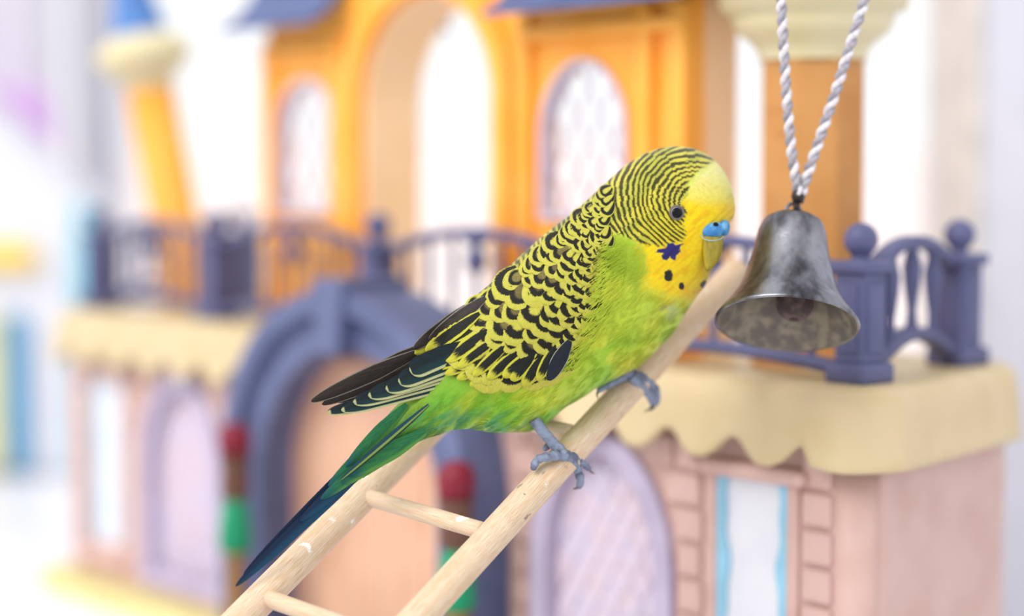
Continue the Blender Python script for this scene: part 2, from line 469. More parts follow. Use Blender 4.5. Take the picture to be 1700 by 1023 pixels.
def rail_section(a, b, nb, vase=False):
    A, B = Vector((*a, 0)), Vector((*b, 0)); L = (B - A).length; dr = (B - A) / L
    A2, B2 = A + dr * .0050, B - dr * .0050
    top = lambda t: (*(A2.lerp(B2, t)).xy, TOPZ + .0325 + .0085 * math.sin(PI * t))
    bot = lambda t: (*(A2.lerp(B2, t)).xy, TOPZ + .0035 + (.0090 if vase else .0035) * math.sin(PI * t))
    R = mesh_obj('balustrade', *bar_along(top, 24, .0024, .0017), M['slate'], CAS)
    mesh_obj('bottom_rail', *bar_along(bot, 24, .0030, .0019), M['slate'], R)
    for k in range(1, nb):
        t = k / nb; p, q = Vector(bot(t)), Vector(top(t)); h = q.z - p.z
        if vase: prof = [(.0030, 0), (.0018, .10 * h), (.0014, .25 * h), (.0026, .55 * h), (.0030, .72 * h), (.0018, .9 * h), (.0034, h)]
        else: prof = [(.0013, 0), (.0011, .3 * h), (.0014, .6 * h), (.0011, h)]
        mesh_obj('baluster', *lathe(prof, 10, p), M['slate'], R)
    if not vase:
        m = A.lerp(B, .5); zc = Vector(top(.5)).z
        orn = [(.0002, -.016), (.0030, -.014), (.0045, -.0105), (.0030, -.007), (.0016, -.0055), (.0052, -.003), (.0036, 0)]
        mesh_obj('ornament', *lathe(orn, 14, (m.x, m.y, zc)), M['slate'], R)
    return R
for x in RX: post(x, PN, CAS)
for sx in (-1, 1): pass
post(.2130, .0822, CAS); post(-.2130, .0822, CAS)
for i in range(4): rail_section((RX[i], PN), (RX[i + 1], PN), 8)
rail_section((RX[0], PN), (.2130, .0822), 4, True); rail_section((RX[4], PN), (-.2130, .0822), 4, True)
# orange upper hall
Y0, Y1, HW, EZ = .030, .036, .1430, .262
HWL, YB = .1110, .058
HX = {1: .0905, -1: -.0810}
hl = [arch(0, TOPZ + .0006, .222, .0425, .043, 26)]
for sx in (-1, 1): hl.append(arch(HX[sx], .180, .209, .0215, .0250, 24))
outer = [(-HWL, TOPZ - .0002), (HW, TOPZ - .0002), (HW, EZ), (.064, EZ), (.058, .268), (.042, .284), (.02, .293), (0, .295), (-.02, .293), (-.042, .284), (-.058, .268), (-.064, EZ), (-HWL, EZ)]
HALL = plate_obj('upper_hall', M['orange'], CAS, outer, hl, Y0, Y1)
box('end_wall', M['peach'], HALL, HW - .006, HW - .0002, Y1 + .0001, YB - .006, TOPZ, EZ)

# peach lining of the doorway
plate_obj('doorway_lining', M['peach'], HALL, arch(0, TOPZ + .0007, .222, .0424, .0429, 26), [[(x, max(z, TOPZ + .0012)) for x, z in arch(0, TOPZ + .0007, .222, .0406, .0411, 26)]], Y0 + .001, YB)
plate_obj('doorway_trim', M['orange'], HALL, arch(0, TOPZ, .222, .0530, .0535, 26), [[(x, max(z, TOPZ + .0003)) for x, z in arch(0, TOPZ, .222, .0432, .0437, 26)]], Y0 - .004, Y0 + .0005, bevel=.0012)
for x in (-.1070, -.0570, .0600, .1230, .1395):
    box('pilaster', M['orange'], HALL, x - .0036, x + .0036, Y0 - .004, Y0 + .0005, TOPZ, .252, bevel=.001)
for sx in (-1, 1):
    c = HX[sx]
    sc_ = .1015 if sx > 0 else -.0840
    box('string_course', M['orange'], HALL, sc_ - (.0405 if sx > 0 else .0265), sc_ + (.0405 if sx > 0 else .0265), Y0 - .005, Y0 + .0005, .2425, .2475, bevel=.001)
    wf = plate_obj('hall_window', M['lavender'], HALL, arch(c, .1785, .209, .0227, .0262, 24), [arch(c, .1810, .209, .0208, .0243, 24)], Y0 - .002, Y0 + .004, bevel=.0006)
    for sg in (-1, 1):
        for k in range(-5, 6):
            pts = []
            for i in range(50):
                zz = .1805 + .054 * i / 49; xx = c + k * .0120 + sg * (zz - .206) * .62
                tp = .209 + .0248 * math.sqrt(max(0, 1 - ((xx - c) / .0210) ** 2)) if abs(xx - c) < .0210 else 0
                if zz < tp: pts.append((xx, Y0 + .002, zz))
            if len(pts) > 3: mesh_obj('lattice_bar', *tube([pts[0], pts[-1]], .0006, 6), M['lavender'], wf)
# blue roofs left and right of the gable, flaring at the eaves
def roof(x0, x1):
    prof = [(-.016, .2535), (-.010, .2560), (-.002, .2640), (.008, .2800), (.016, .3020), (.024, .3020), (.032, .2800), (.042, .2640), (.050, .2560), (.056, .2535)]
    V, Fs = [], []
    for x in (x0, x1):
        for y, z in prof: V.append((x, Y0 - .004 + y, z))
    for x, dz in ((x0, -.0025), (x1, -.0025)):
        for y, z in prof: V.append((x, Y0 - .004 + y, z + dz - (.0 if z < .29 else .003)))
    n = len(prof)
    for k in range(n - 1):
        Fs.append((k, k + 1, n + k + 1, n + k)); Fs.append((2 * n + k, 3 * n + k, 3 * n + k + 1, 2 * n + k + 1))
        Fs.append((k, 2 * n + k, 2 * n + k + 1, k + 1)); Fs.append((n + k, n + k + 1, 3 * n + k + 1, 3 * n + k))
    Fs.append((0, n, 3 * n, 2 * n)); Fs.append((n - 1, 3 * n - 1 - n + n - 0, 4 * n - 1, 2 * n - 1))
    return V, Fs
mesh_obj('hall_roof', *roof(.058, HW + .014), M['roof'], HALL, False)
mesh_obj('hall_roof', *roof(-HWL - .006, -.050), M['roof'], HALL, False).location.z = .004
# corner tower with ivory capital
def ngon_lathe(prof, n, c, rot=0.0):
    V, Fs = [], []
    for r, z in prof:
        for k in range(n):
            a = rot + 2 * PI * k / n; V.append((c[0] + r * math.cos(a), c[1] + r * math.sin(a), c[2] + z))
    for i in range(len(prof) - 1):
        for k in range(n): Fs.append((i * n + k, i * n + (k + 1) % n, (i + 1) * n + (k + 1) % n, (i + 1) * n + k))
    Fs.append(tuple(range(n))[::-1]); Fs.append(tuple((len(prof) - 1) * n + k for k in range(n)))
    return V, Fs
TX, TY = .1800, .0480
TW = mesh_obj('corner_tower', *ngon_lathe([(.0205, -.0002), (.0205, .004), (.0172, .006), (.0172, .100)], 8, (TX, TY, TOPZ), PI/8), M['tower'], CAS, False)
mesh_obj('capital', *lathe([(.0174, 0), (.0178, .003), (.0205, .006), (.0245, .009), (.0262, .0125), (.0264, .0148), (.0300, .0160), (.0308, .0215), (.0325, .0225), (.0328, .031), (.0002, .031)], 40, (TX, TY, .2312)), M['capital'], TW)
hp = []
for t in np.linspace(0, 2 * PI, 30):
    hp.append((.00034 * 16 * math.sin(t) ** 3, .00034 * (13 * math.cos(t) - 5 * math.cos(2 * t) - 2 * math.cos(3 * t) - math.cos(4 * t))))
hr = Matrix.Translation((TX, TY, .212)) @ Matrix.Rotation(PI/2 * 0 - PI/4 * 0, 4, 'Z')
v, f = tube([hr @ Vector((x, -.0158, z)) for x, z in hp], .0005, 6, False)
mesh_obj('heart_relief', v, f, M['tower'], TW)
for k in range(8):
    a = 2 * PI * k / 8 + .2; cx, cy = TX + .029 * math.cos(a), TY + .029 * math.sin(a)
    box('battlement', M['capital'], TW, cx - .005, cx + .005, cy - .005, cy + .005, .2620, .2720, bevel=.001)
mesh_obj('tower_roof', *lathe([(.0270, 0), (.0250, .004), (.0130, .035), (.0002, .066)], 32, (TX, TY, .2625)), M['blue'], TW)
# leaning turret at the far end
tb = Vector((-.2050, .0475, TOPZ))
TU = mesh_obj('leaning_turret', *lathe([(.0126, -.0012), (.0122, .004), (.0118, .006), (.0115, .104)], 32, (0, 0, 0), True), M['orange'], CAS)
TU.location = tb
inv = CAS.matrix_basis.to_3x3().inverted()
ax = (inv @ Vector((-.175, .02, .98))).normalized()
TU.rotation_euler = Vector((0, 0, 1)).rotation_difference(ax).to_euler()
mesh_obj('capital', *lathe([(.0108, 0), (.0120, .004), (.0160, .008), (.0185, .010), (.0215, .012), (.0225, .020), (.0200, .0215), (.0150, .026), (.0002, .026)], 32, (0, 0, .1038)), M['capital'], TU)
mesh_obj('turret_roof', *lathe([(.0140, 0), (.0125, .006), (.0080, .024), (.0040, .044), (.0002, .060)], 32, (0, 0, .1295)), M['blue'], TU)

# ------------------------------------------------------------------ white toy playhouse behind the castle
PH = empty('toy_playhouse', tuple(UV3(-40, 790, 1.3)))
tag(PH, 'white plastic playhouse with sloping top and cyan edge behind the castle', 'toy house')
PH.location.z = 0
def pxpoly(pts, Y):
    return [((U(a, b, Y)[0] - PH.location.x), max(.0004, U(a, b, Y)[2])) for a, b in pts]
plate_obj('side_panel', M['white'], PH, pxpoly([(-160, 792), (118, 792), (118, 560), (128, 335), (0, 212), (-160, 70)], 1.3), [], 0, .10, bevel=.004)
plate_obj('edge_trim', M['cyan'], PH, pxpoly([(120, 792), (134, 792), (142, 345), (128, 330)], 1.3), [], -.004, .012, bevel=.002)
plate_obj('gable', M['lilac'], PH, pxpoly([(-160, 320), (98, 320), (74, 150), (-160, 120)], 1.40), [], .102, .125, bevel=.004)
plate_obj('yellow_strip', M['sunny'], PH, pxpoly([(-160, 440), (62, 445), (60, 408), (-160, 400)], 1.3), [], -.012, .0005, bevel=.003)
dr = plate_obj('blue_door', M['teal'], PH, pxpoly([(18, 780), (52, 780), (44, 520), (14, 520)], 1.3), [], -.010, .0005, bevel=.003)
plate_obj('yellow_post', M['yellow_base'], PH, pxpoly([(-60, 780), (14, 780), (10, 530), (-60, 520)], 1.3), [], -.008, .0005, bevel=.003)

# ------------------------------------------------------------------ ladder
RT, RB = UV3(1226, 447, .592), UV3(690, 1030, .49)
rdir = (RT - RB).normalized()
RR = .0043
R2 = UV3(812, 885, .51)
def rail_at(px):
    """centre of the near rail at the picture column px: depth and row"""
    lo, hi = 0.0, 1.0
    t = (px - 690) / (1226 - 690)
    iy = 1 / .49 + (1 / .592 - 1 / .49) * t
    return 1 / iy, 1030 + (447 - 1030) * t
LV = UV3(600, 822, .537) - R2
LV = LV - rdir * LV.dot(rdir)
LAD = empty('wooden_ladder', (0, 0, 0))
tag(LAD, 'bare wooden bird ladder with round rungs under the perched budgerigar', 'ladder')
def rod(name, a, b, r, n=20, seg=14, rough=.00012):
    a, b = Vector(a), Vector(b); L = (b - a).length
    ts = np.linspace(0, 1, seg)
    pts = [a.lerp(b, float(t)) for t in ts]
    rad = [r * (1 + .015 * math.sin(t * 9 + r * 1e4)) for t in ts]
    # rounded ends
    d = (b - a).normalized()
    pts = [a - d * 0, a + d * .0006] + pts[1:-1] + [b - d * .0006, b]; rad = [r * .78, r] + rad[1:-1] + [r, r * .78]
    v, f = tube(pts, rad, n)
    ob = mesh_obj(name, v, f, M['wood'], LAD)
    uv = ob.data.uv_layers.new(name='UVMap')
    for lp in ob.data.loops:
        vi = lp.vertex_index; i, k = divmod(vi, n)
        uv.data[lp.index].uv = ((pts[i] - a).length / .05, abs(k / n - .5) * 2 + r * 100)
    return ob
tl = (RB.z - .0045) / rdir.z
foot = RB - rdir * tl
step = .0424
rod('rail', foot, RT, RR, 24, 30)
rod('rail', foot + LV, R2 + LV + rdir * ((RT - R2).length - .028), RR, 24, 30)
k0 = -int((R2 - foot).length / step)
for k in range(k0, 3):
    c = R2 + rdir * (k * step)
    if c.z < .012: continue
    u = LV.normalized()
    rod('rung', c + u * (RR * .55), c + LV - u * (RR * .55), .00235, 16, 10)
LAD_MIN = foot

# ------------------------------------------------------------------ bell and cord
bm_ = NT('tarnish_reflection_metal'); ob_ = bm_.obj()
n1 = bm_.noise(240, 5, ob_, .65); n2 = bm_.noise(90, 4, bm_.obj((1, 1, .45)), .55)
tc = bm_.mix(bm_.step(n2, .34, .66), lin4((148, 148, 156)), lin4((46, 45, 50)))  # broad dark streaks put reflections into the colour; the fine flecks are tarnish
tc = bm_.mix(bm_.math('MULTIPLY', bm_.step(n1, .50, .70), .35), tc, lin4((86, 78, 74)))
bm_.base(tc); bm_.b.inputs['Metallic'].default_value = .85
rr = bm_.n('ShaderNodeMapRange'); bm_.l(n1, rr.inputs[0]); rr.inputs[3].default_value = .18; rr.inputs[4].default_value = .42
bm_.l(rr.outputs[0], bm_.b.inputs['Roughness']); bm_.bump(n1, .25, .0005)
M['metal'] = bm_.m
rust = NT('brown_rust'); rust.base(rust.mix(rust.step(rust.noise(300, 4, rust.obj()), .4, .65), lin4((92, 72, 66)), lin4((58, 46, 44)))); rust.rough(.8)
M['rust'] = rust.m
ins = NT('dull_bell_inside'); ins.base(ins.mix(ins.step(ins.noise(260, 4, ins.obj()), .40, .66), lin4((106, 97, 88)), lin4((144, 132, 114)))); ins.rough(.55); ins.b.inputs['Metallic'].default_value = .4
M['inside'] = ins.m
BT = UV3(1316, 362, .552)
BL = empty('bell', tuple(BT))
tag(BL, 'small tarnished metal bell with painted-in reflections hanging beside the bird', 'bell')
H = .0318
prof_o = [(.0001, 0), (.0035, -.0001), (.0068, -.0006), (.0085, -.0020), (.0094, -.0045), (.0101, -.009), (.0110, -.014), (.0124, -.0190), (.0140, -.0232), (.0163, -.0268), (.0183, -.0295), (.0192, -.0308), (.0196, -.0315), (.0195, -.0321)]
prof_i = [(.0188, -.0320), (.0172, -.0292), (.0150, -.0262), (.0126, -.0225), (.0108, -.0185), (.0094, -.014), (.0084, -.009), (.0076, -.0045), (.0055, -.0022), (.0001, -.0018)]
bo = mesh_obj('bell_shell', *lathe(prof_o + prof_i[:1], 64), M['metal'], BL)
mesh_obj('bell_inside', *lathe(prof_i, 64), M['inside'], bo)
cl = mesh_obj('clapper', *lathe([(.0001, .0)] + [(.0009, -.001), (.0009, -.0195)] + [(.0052 * math.sin(PI * k / 12), -.0242 - .0052 * math.cos(PI * (1 - k / 12)) * -1) for k in range(1, 12)] + [(.0001, -.0294)], 24, (.0015, -.002, -.002)), M['rust'], BL)
lp = [(.0021 * math.cos(a), 0, .0016 + .0028 * math.sin(a)) for a in np.linspace(-.9, PI + .9, 16)]
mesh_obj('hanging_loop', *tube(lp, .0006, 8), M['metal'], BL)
# tipped so that the mouth turns a little to the viewer
BL.rotation_euler = (Matrix.Rotation(math.radians(6.5), 3, 'Y') @ Matrix.Rotation(math.radians(-26), 3, 'X')).to_euler()
cm = NT('cord_white'); cm.base(cm.mix(cm.step(cm.noise(700, 3, cm.obj()), .4, .65), lin4((222, 218, 222)), lin4((196, 190, 198)))); cm.rough(.9)
cg = NT('cord_grey'); cg.base(cg.mix(cg.step(cg.noise(700, 3, cg.obj()), .4, .65), lin4((164, 160, 170)), lin4((142, 138, 148)))); cg.rough(.9)
dk = NT('dark_wire'); dk.base(lin4((58, 52, 54))); dk.rough(.5); dk.b.inputs['Metallic'].default_value = .5
CD = empty('twisted_cord', tuple(UV3(1325, 326, .5515)))
tag(CD, 'twisted white and grey cord in a V holding the bell', 'cord')
def strand_pair(path, r):
    P = spline(path, 220); seg = np.r_[0, np.cumsum(np.linalg.norm(np.diff(P, axis=0), axis=1))]
    for ph, mt, nm in ((0, cm.m, 'white_strand'), (PI, cg.m, 'grey_strand')):
        Q = []
        for i, p in enumerate(P):
            t = P[min(i + 1, 219)] - P[max(i - 1, 0)]; t /= np.linalg.norm(t)
            a = np.cross(t, [0, 1, 0]); a /= np.linalg.norm(a); b = np.cross(t, a)
            an = seg[i] / .0066 * 2 * PI + ph
            Q.append(p + (a * math.cos(an) + b * math.sin(an)) * r * .62 - np.array(CD.location))
        mesh_obj(nm, *tube(Q, r * .72, 8), mt, CD)
up1 = U(1290, -110, .548); up2 = U(1476, -110, .552)
strand_pair([U(1327, 332, .5512), U(1314, 250, .551), U(1304, 130, .5505), U(1297, 0, .549), up1], .00118)
strand_pair([U(1326, 334, .5518), U(1350, 262, .5515), U(1388, 150, .5515), U(1432, 12, .552), up2], .00118)
loc0 = np.array(CD.location)
mesh_obj('knot', *lathe([(.0002, -.0022), (.0014, -.0018), (.0020, 0), (.0014, .0018), (.0002, .0022)], 14), dk.m, CD)
mesh_obj('tie', *tube([(U(1325, 330, .5515) - loc0), (U(1322, 344, .5515) - loc0), (U(1322, 356, .5518) - loc0)], .0009, 8), dk.m, CD)

# ------------------------------------------------------------------ the budgerigar
# Built in a frame of its own: x, y in units of the picture's pixels (0.16 mm), d towards the near side of the bird.
PXM = .0001608
def plane(x): return .538 + 5.75e-5 * (np.asarray(x, float) - 960)
def Mp(x, y, d):
    x, y, d = np.broadcast_arrays(np.asarray(x, float), np.asarray(y, float), np.asarray(d, float))
    return U(x, y, plane(x) - d * PXM)
def rail_d(x):
    Y, _ = rail_at(x); return (plane(x) - Y) / PXM

# value noise
_lat = rng.random((256, 256))
def vnoise(x, y):
    x = np.asarray(x, float); y = np.asarray(y, float)
    xi = np.floor(x).astype(int); yi = np.floor(y).astype(int); fx = x - xi; fy = y - yi
    fx = fx * fx * (3 - 2 * fx); fy = fy * fy * (3 - 2 * fy)
    g = lambda a, b: _lat[a & 255, b & 255]
    return (g(xi, yi) * (1 - fx) + g(xi + 1, yi) * fx) * (1 - fy) + (g(xi, yi + 1) * (1 - fx) + g(xi + 1, yi + 1) * fx) * fy
def sstep(a, b, x):
    t = np.clip((x - a) / (b - a), 0, 1); return t * t * (3 - 2 * t)
def poly_sd(P, x, y):
    """signed distance to polygon, positive inside"""
    P = np.asarray(P, float); x = np.asarray(x, float); y = np.asarray(y, float)
    best = np.full(x.shape, 1e18); ins = np.zeros(x.shape, bool)
    for i in range(len(P)):
        ax_, ay = P[i]; bx, by = P[(i + 1) % len(P)]
        ex, ey = bx - ax_, by - ay; t = np.clip(((x - ax_) * ex + (y - ay) * ey) / (ex * ex + ey * ey + 1e-12), 0, 1)
        dd = (x - ax_ - t * ex) ** 2 + (y - ay - t * ey) ** 2; best = np.minimum(best, dd)
        c = ((ay > y) != (by > y)) & (x < ex * (y - ay) / (ey if abs(ey) > 1e-9 else 1e-9) + ax_)
        ins ^= c
    return np.where(ins, 1, -1) * np.sqrt(best)

# sections: back point, belly point, half width, offset of the middle plane
SEC = np.array([
 (566, 786, 586, 800,   7,  0), (612, 724, 640, 768,  18,  0), (650, 682, 700, 733,  30,  0), (694, 632, 765, 712,  50,  0),
 (755, 528, 835, 718,  84,  0), (828, 458, 896, 711, 104,  0), (898, 394, 948, 671, 116,  0), (950, 354,1005, 638, 120,  0),
 (990, 318,1062, 606, 116,  2), (1016, 294,1110, 560, 108, 5), (1042, 272,1138, 520, 102, 9), (1076, 253,1156, 494, 100, 13),
 (1115, 243,1172, 472,  97, 17), (1156, 248,1183, 447,  90, 22), (1190, 270,1192, 424,  77, 27), (1212, 304,1199, 404,  58, 31),
 (1221, 342,1204, 390,  34, 34), (1218, 362,1207, 378,  14, 36), (1213, 368,1210, 372, 2, 36)], float)
# spacing of rings: dense on the head
NT1, NT2, NR = 150, 300, 520
tt = np.r_[np.linspace(0, 8, NT1, endpoint=False), np.linspace(8, 18, NT2)]
def sec_at(t):
    i = np.clip(t.astype(int), 0, len(SEC) - 2); u = (t - i)[:, None]; m = len(SEC)
    p0 = SEC[np.maximum(i - 1, 0)]; p1 = SEC[i]; p2 = SEC[i + 1]; p3 = SEC[np.minimum(i + 2, m - 1)]
    return 0.5 * (2 * p1 + (p2 - p0) * u + (2 * p0 - 5 * p1 + 4 * p2 - p3) * u**2 + (3 * p1 - p0 - 3 * p2 + p3) * u**3)
S = sec_at(tt)
an = np.linspace(0, 2 * PI, NR, endpoint=False)
ca, sa = np.cos(an)[None], np.sin(an)[None]
mx_, my_ = (S[:, 0:1] + S[:, 2:3]) / 2, (S[:, 1:2] + S[:, 3:4]) / 2
hx, hy = (S[:, 0:1] - S[:, 2:3]) / 2, (S[:, 1:2] - S[:, 3:4]) / 2
BX = mx_ + hx * ca; BY = my_ + hy * ca; BD = S[:, 5:6] + S[:, 4:5] * sa
# normals in bird space
def gradn(X, Y, D):
    a = np.stack([np.gradient(X, axis=0), np.gradient(Y, axis=0), np.gradient(D, axis=0)], -1)
    r = lambda q: (np.roll(q, -1, 1) - np.roll(q, 1, 1))
    b = np.stack([r(X), r(Y), r(D)], -1)
    n = np.cross(a, b); n /= np.linalg.norm(n, axis=-1, keepdims=True) + 1e-9
    out = np.stack([X - mx_, Y - my_, D - S[:, 5:6]], -1)
    return np.where((n * out).sum(-1, keepdims=True) < 0, -n, n)
BN = gradn(BX, BY, BD)
# direction in which the feathers lie
def flow(x, y):
    hx_, hy_ = x - 1206, y - 352; r = np.hypot(hx_, hy_) + 1e-6
    hw = 1 - sstep(110, 260, r)
    fx = hw * hx_ / r + (1 - hw) * -.74; fy = hw * hy_ / r + (1 - hw) * .67
    l = np.hypot(fx, fy) + 1e-9; return fx / l, fy / l
def along(x, y):
    """coordinates along and across the lie of the body feathers"""
    return x * -.74 + y * .67, x * .67 + y * .74
# soft relief of the downy breast
aa, cc = along(BX, BY)
green_w = sstep(-5, 30, poly_sd([(1010, 385), (1060, 470), (1150, 500), (1160, 640), (700, 800), (560, 830), (560, 760), (700, 650), (900, 640), (985, 500)], BX, BY))
rel = (vnoise(aa / 34, cc / 9) - .5) * 3.2 + (vnoise(aa / 13 + 7, cc / 3.2) - .5) * 1.3
rel = rel * (.25 + .75 * green_w)
rel -= 3.0 * sstep(0, 18, poly_sd([(1000, 330), (1000, 430), (968, 545), (900, 620), (786, 632), (705, 583), (855, 455)], BX, BY))
BX += BN[..., 0] * rel; BY += BN[..., 1] * rel; BD += BN[..., 2] * rel

def C3(c): return lin(c)
STRIPE = [(1186, 266), (1158, 284), (1143, 304), (1139, 322), (1133, 337), (1142, 352), (1131, 372), (1141, 388), (1134, 400), (1099, 410), (1070, 407),
          (1037, 392), (1010, 386), (1008, 400), (1000, 440), (982, 500), (964, 550), (930, 590), (895, 622), (845, 628), (780, 634), (700, 600), (680, 570), (800, 440), (960, 300), (1040, 235), (1130, 220), (1200, 240)]
CHEEK = [(980 + a / 3.654, 220 + b / 3.654) for a, b in ((398, 728), (412, 708), (455, 702), (470, 676), (500, 668), (518, 684), (566, 672), (540, 700), (548, 724), (530, 742), (512, 776), (494, 772), (488, 752), (462, 776), (440, 770), (430, 748), (444, 732))]
def paint(x, y, d=None):
    """plumage colour of the body at bird coordinates"""
    a, c = along(x, y)
    n1 = vnoise(a / 40 + 3, c / 14 + 9)[..., None]; n2 = vnoise(a / 18 + 31, c / 4 + 5)[..., None]; n3 = vnoise(x / 3.1, y / 3.1)[..., None]
    n4 = vnoise(a / 60 + 13, c / 30 + 2)[..., None]
    # green body, yellower on the breast, bluer to the vent
    g = C3((140, 196, 34)) + (C3((196, 212, 52)) - C3((140, 196, 34))) * sstep(.35, .75, n1)
    g = g + (C3((112, 174, 34)) - g) * (sstep(.50, .85, n2) * .40)
    up = sstep(60, -50, poly_sd([(960, 660), (1000, 560), (1090, 560), (1200, 560), (1200, 900), (500, 900), (500, 700), (850, 620)], x, y))[..., None]
    g = g + (C3((204, 214, 66)) - g) * up * .75
    low = sstep(900, 690, x)[..., None]
    g = g + ((C3((92, 166, 52)) + (C3((150, 176, 40)) - C3((92, 166, 52))) * sstep(.45, .8, n4)) - g) * low * .8
    vent = sstep(30, -12, poly_sd([(600, 500), (1000, 500), (1000, 655), (900, 690), (790, 692), (690, 690), (640, 720), (560, 790)], x, y))[..., None] * sstep(940, 820, x)[..., None]
    g = g + (C3((58, 150, 104)) - g) * vent * sstep(.25, .6, n2) * .75
    tail = sstep(720, 620, x)[..., None]
    g = g + ((C3((34, 112, 76)) + (C3((84, 150, 62)) - C3((34, 112, 76))) * sstep(.35, .75, n1)) - g) * tail * .85
    yel = poly_sd([(1020, 600), (1090, 560), (1110, 575), (1050, 625)], x, y)
    g = g + (C3((214, 206, 40)) - g) * sstep(-20, 14, yel)[..., None] * .6
    col = g
    # yellow mask
    msk = poly_sd([(1136, 330), (1230, 300), (1230, 480), (1160, 500), (1120, 492), (1086, 478), (1072, 452), (1066, 402), (1130, 398)], x + (n1[..., 0] - .5) * 14, y + (n2[..., 0] - .5) * 10)
    ym = C3((250, 216, 12)) + (C3((244, 196, 4)) - C3((250, 216, 12))) * sstep(.4, .8, n2)
    col = col + (ym - col) * sstep(-16, 10, msk)[..., None]
    # pale forehead
    fh = poly_sd([(1190, 262), (1160, 286), (1145, 306), (1140, 330), (1160, 342), (1228, 352), (1232, 300), (1215, 270)], x + (n1[..., 0] - .5) * 8, y)
    fc = C3((234, 220, 100)) + (C3((230, 224, 140)) - C3((234, 220, 100))) * sstep(330, 280, y)[..., None]
    col = col + (fc - col) * sstep(-12, 12, fh)[..., None] * sstep(352, 322, y)[..., None]
    # throat to breast: greenish collar at the side of the neck
    nk = poly_sd([(1012, 386), (1040, 394), (1068, 410), (1076, 450), (1060, 480), (1030, 455), (1004, 430)], x + (n2[..., 0] - .5) * 12, y)
    col = col + (C3((150, 178, 40)) - col) * sstep(-8, 10, nk)[..., None] * .85
    # barred crown, cheek and nape
    st = poly_sd(STRIPE, x + (n2[..., 0] - .5) * 8, y + (n3[..., 0] - .5) * 4)
    cx_, cy_ = 1156, 344
    r = np.hypot(x - cx_, (y - cy_) * np.where(y < cy_, 1.0, 1.06))
    ang = np.arctan2(y - cy_, x - cx_)
    ang2 = np.arctan2(y - cy_, -(x - cx_))                      # 0 straight back, positive downwards
    ck = sstep(-.7, 1.0, ang2)
    near = 1 - sstep(80, 120, r)
    cheek = ck * near
    phc = np.where(r < 92, r / 6.9, 92 / 6.9 + (r - 92) / 9.6)
    ph = (r / 9.2) * (1 - ck) + phc * ck
    cell = np.floor(ang * 13 + vnoise(r / 18, ang * 3) * 1.2)
    jit = (_lat[(cell.astype(int) * 7) & 255, (np.floor(r / 26).astype(int) * 13) & 255] - .5) * .30
    ph = ph + jit * (1 - .6 * cheek) + (vnoise(x / 30, y / 30) - .5) * .8
    w = np.abs((ph % 1.0) - .5) * 2          # 0 in the bar centre
    width = .50 - .04 * cheek + .06 * sstep(120, 190, r) + (vnoise(x / 9 + 40, y / 9) - .5) * .30
    bar = sstep(width + .15, width - .15, w)
    ground = C3((208, 198, 70)) + (C3((180, 180, 64)) - C3((208, 198, 70))) * sstep(.4, .75, n1)
    gold = C3((222, 204, 40))
    ground = ground + (gold - ground) * cheek[..., None]
    hb = ground + (C3((34, 32, 20)) - ground) * (bar * (.97 - .06 * n3[..., 0]))[..., None]
    col = col + (hb - col) * sstep(-3, 3.5, st)[..., None]
    # cheek patch and throat spots
    cp = poly_sd(CHEEK, x + (n3[..., 0] - .5) * 3, y)
    vi = C3((48, 40, 128)) + (C3((30, 26, 78)) - C3((48, 40, 128))) * n2
    col = col + (vi - col) * sstep(-1.2, 1.2, cp)[..., None]
    for sx, sy, ra, rb in ((1110, 458, 7.5, 9.5), (1131.5, 475, 4.5, 6.2), (1169, 473, 6.5, 7)):
        e = np.hypot((x - sx) / ra, (y - sy) / rb) + (n3[..., 0] - .5) * .25
        col = col + (C3((26, 24, 26)) - col) * sstep(1.12, .88, e)[..., None]
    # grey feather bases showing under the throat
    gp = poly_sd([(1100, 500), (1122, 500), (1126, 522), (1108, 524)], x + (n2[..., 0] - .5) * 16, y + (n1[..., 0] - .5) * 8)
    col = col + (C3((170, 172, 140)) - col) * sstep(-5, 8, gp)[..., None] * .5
    return np.clip(col * (.93 + .14 * n3) * .84, 0, 1)

def color_mesh(me, col):
    at = me.color_attributes.new('Col', 'FLOAT_COLOR', 'POINT')
    at.data.foreach_set('color', np.c_[col.reshape(-1, 3), np.ones(col.size // 3)].astype(np.float32).ravel())
def np_mesh(name, V, Q, mat, parent, smooth=True):
    """fast mesh from arrays: V (n,3), Q (m,k)"""
    me = bpy.data.meshes.new(name); k = Q.shape[1]
    me.vertices.add(len(V)); me.vertices.foreach_set('co', V.astype(np.float32).ravel())
    me.loops.add(Q.size); me.loops.foreach_set('vertex_index', Q.astype(np.int32).ravel())
    me.polygons.add(len(Q)); me.polygons.foreach_set('loop_start', (np.arange(len(Q)) * k).astype(np.int32))
    me.polygons.foreach_set('loop_total', np.full(len(Q), k, np.int32))
    me.polygons.foreach_set('use_smooth', np.full(len(Q), smooth)); me.update(calc_edges=True); me.validate()
    return link(name, me, mat, parent)
def grid_faces(n, m, wrap=False):
    i = np.arange(n - 1)[:, None]; k = np.arange(m if wrap else m - 1)[None]
    k2 = (k + 1) % m
    return np.stack(np.broadcast_arrays(i * m + k, i * m + k2, (i + 1) * m + k2, (i + 1) * m + k), -1).reshape(-1, 4)

def plume_mat(name, rough=.75, sheen=.25):
    m = NT(name); a = m.n('ShaderNodeAttribute', attribute_name='Col'); m.l(a.outputs['Color'], m.b.inputs['Base Color'])
    m.rough(rough); m.spec(.18)
    m.b.inputs['Sheen Weight'].default_value = sheen; m.b.inputs['Sheen Roughness'].default_value = .5
    return m
pm = plume_mat('plumage'); pm.bump(pm.noise(2600, 3, pm.obj()), .35, .0003); M['plumage'] = pm.m
M['down'] = plume_mat('down', .8, .1).m

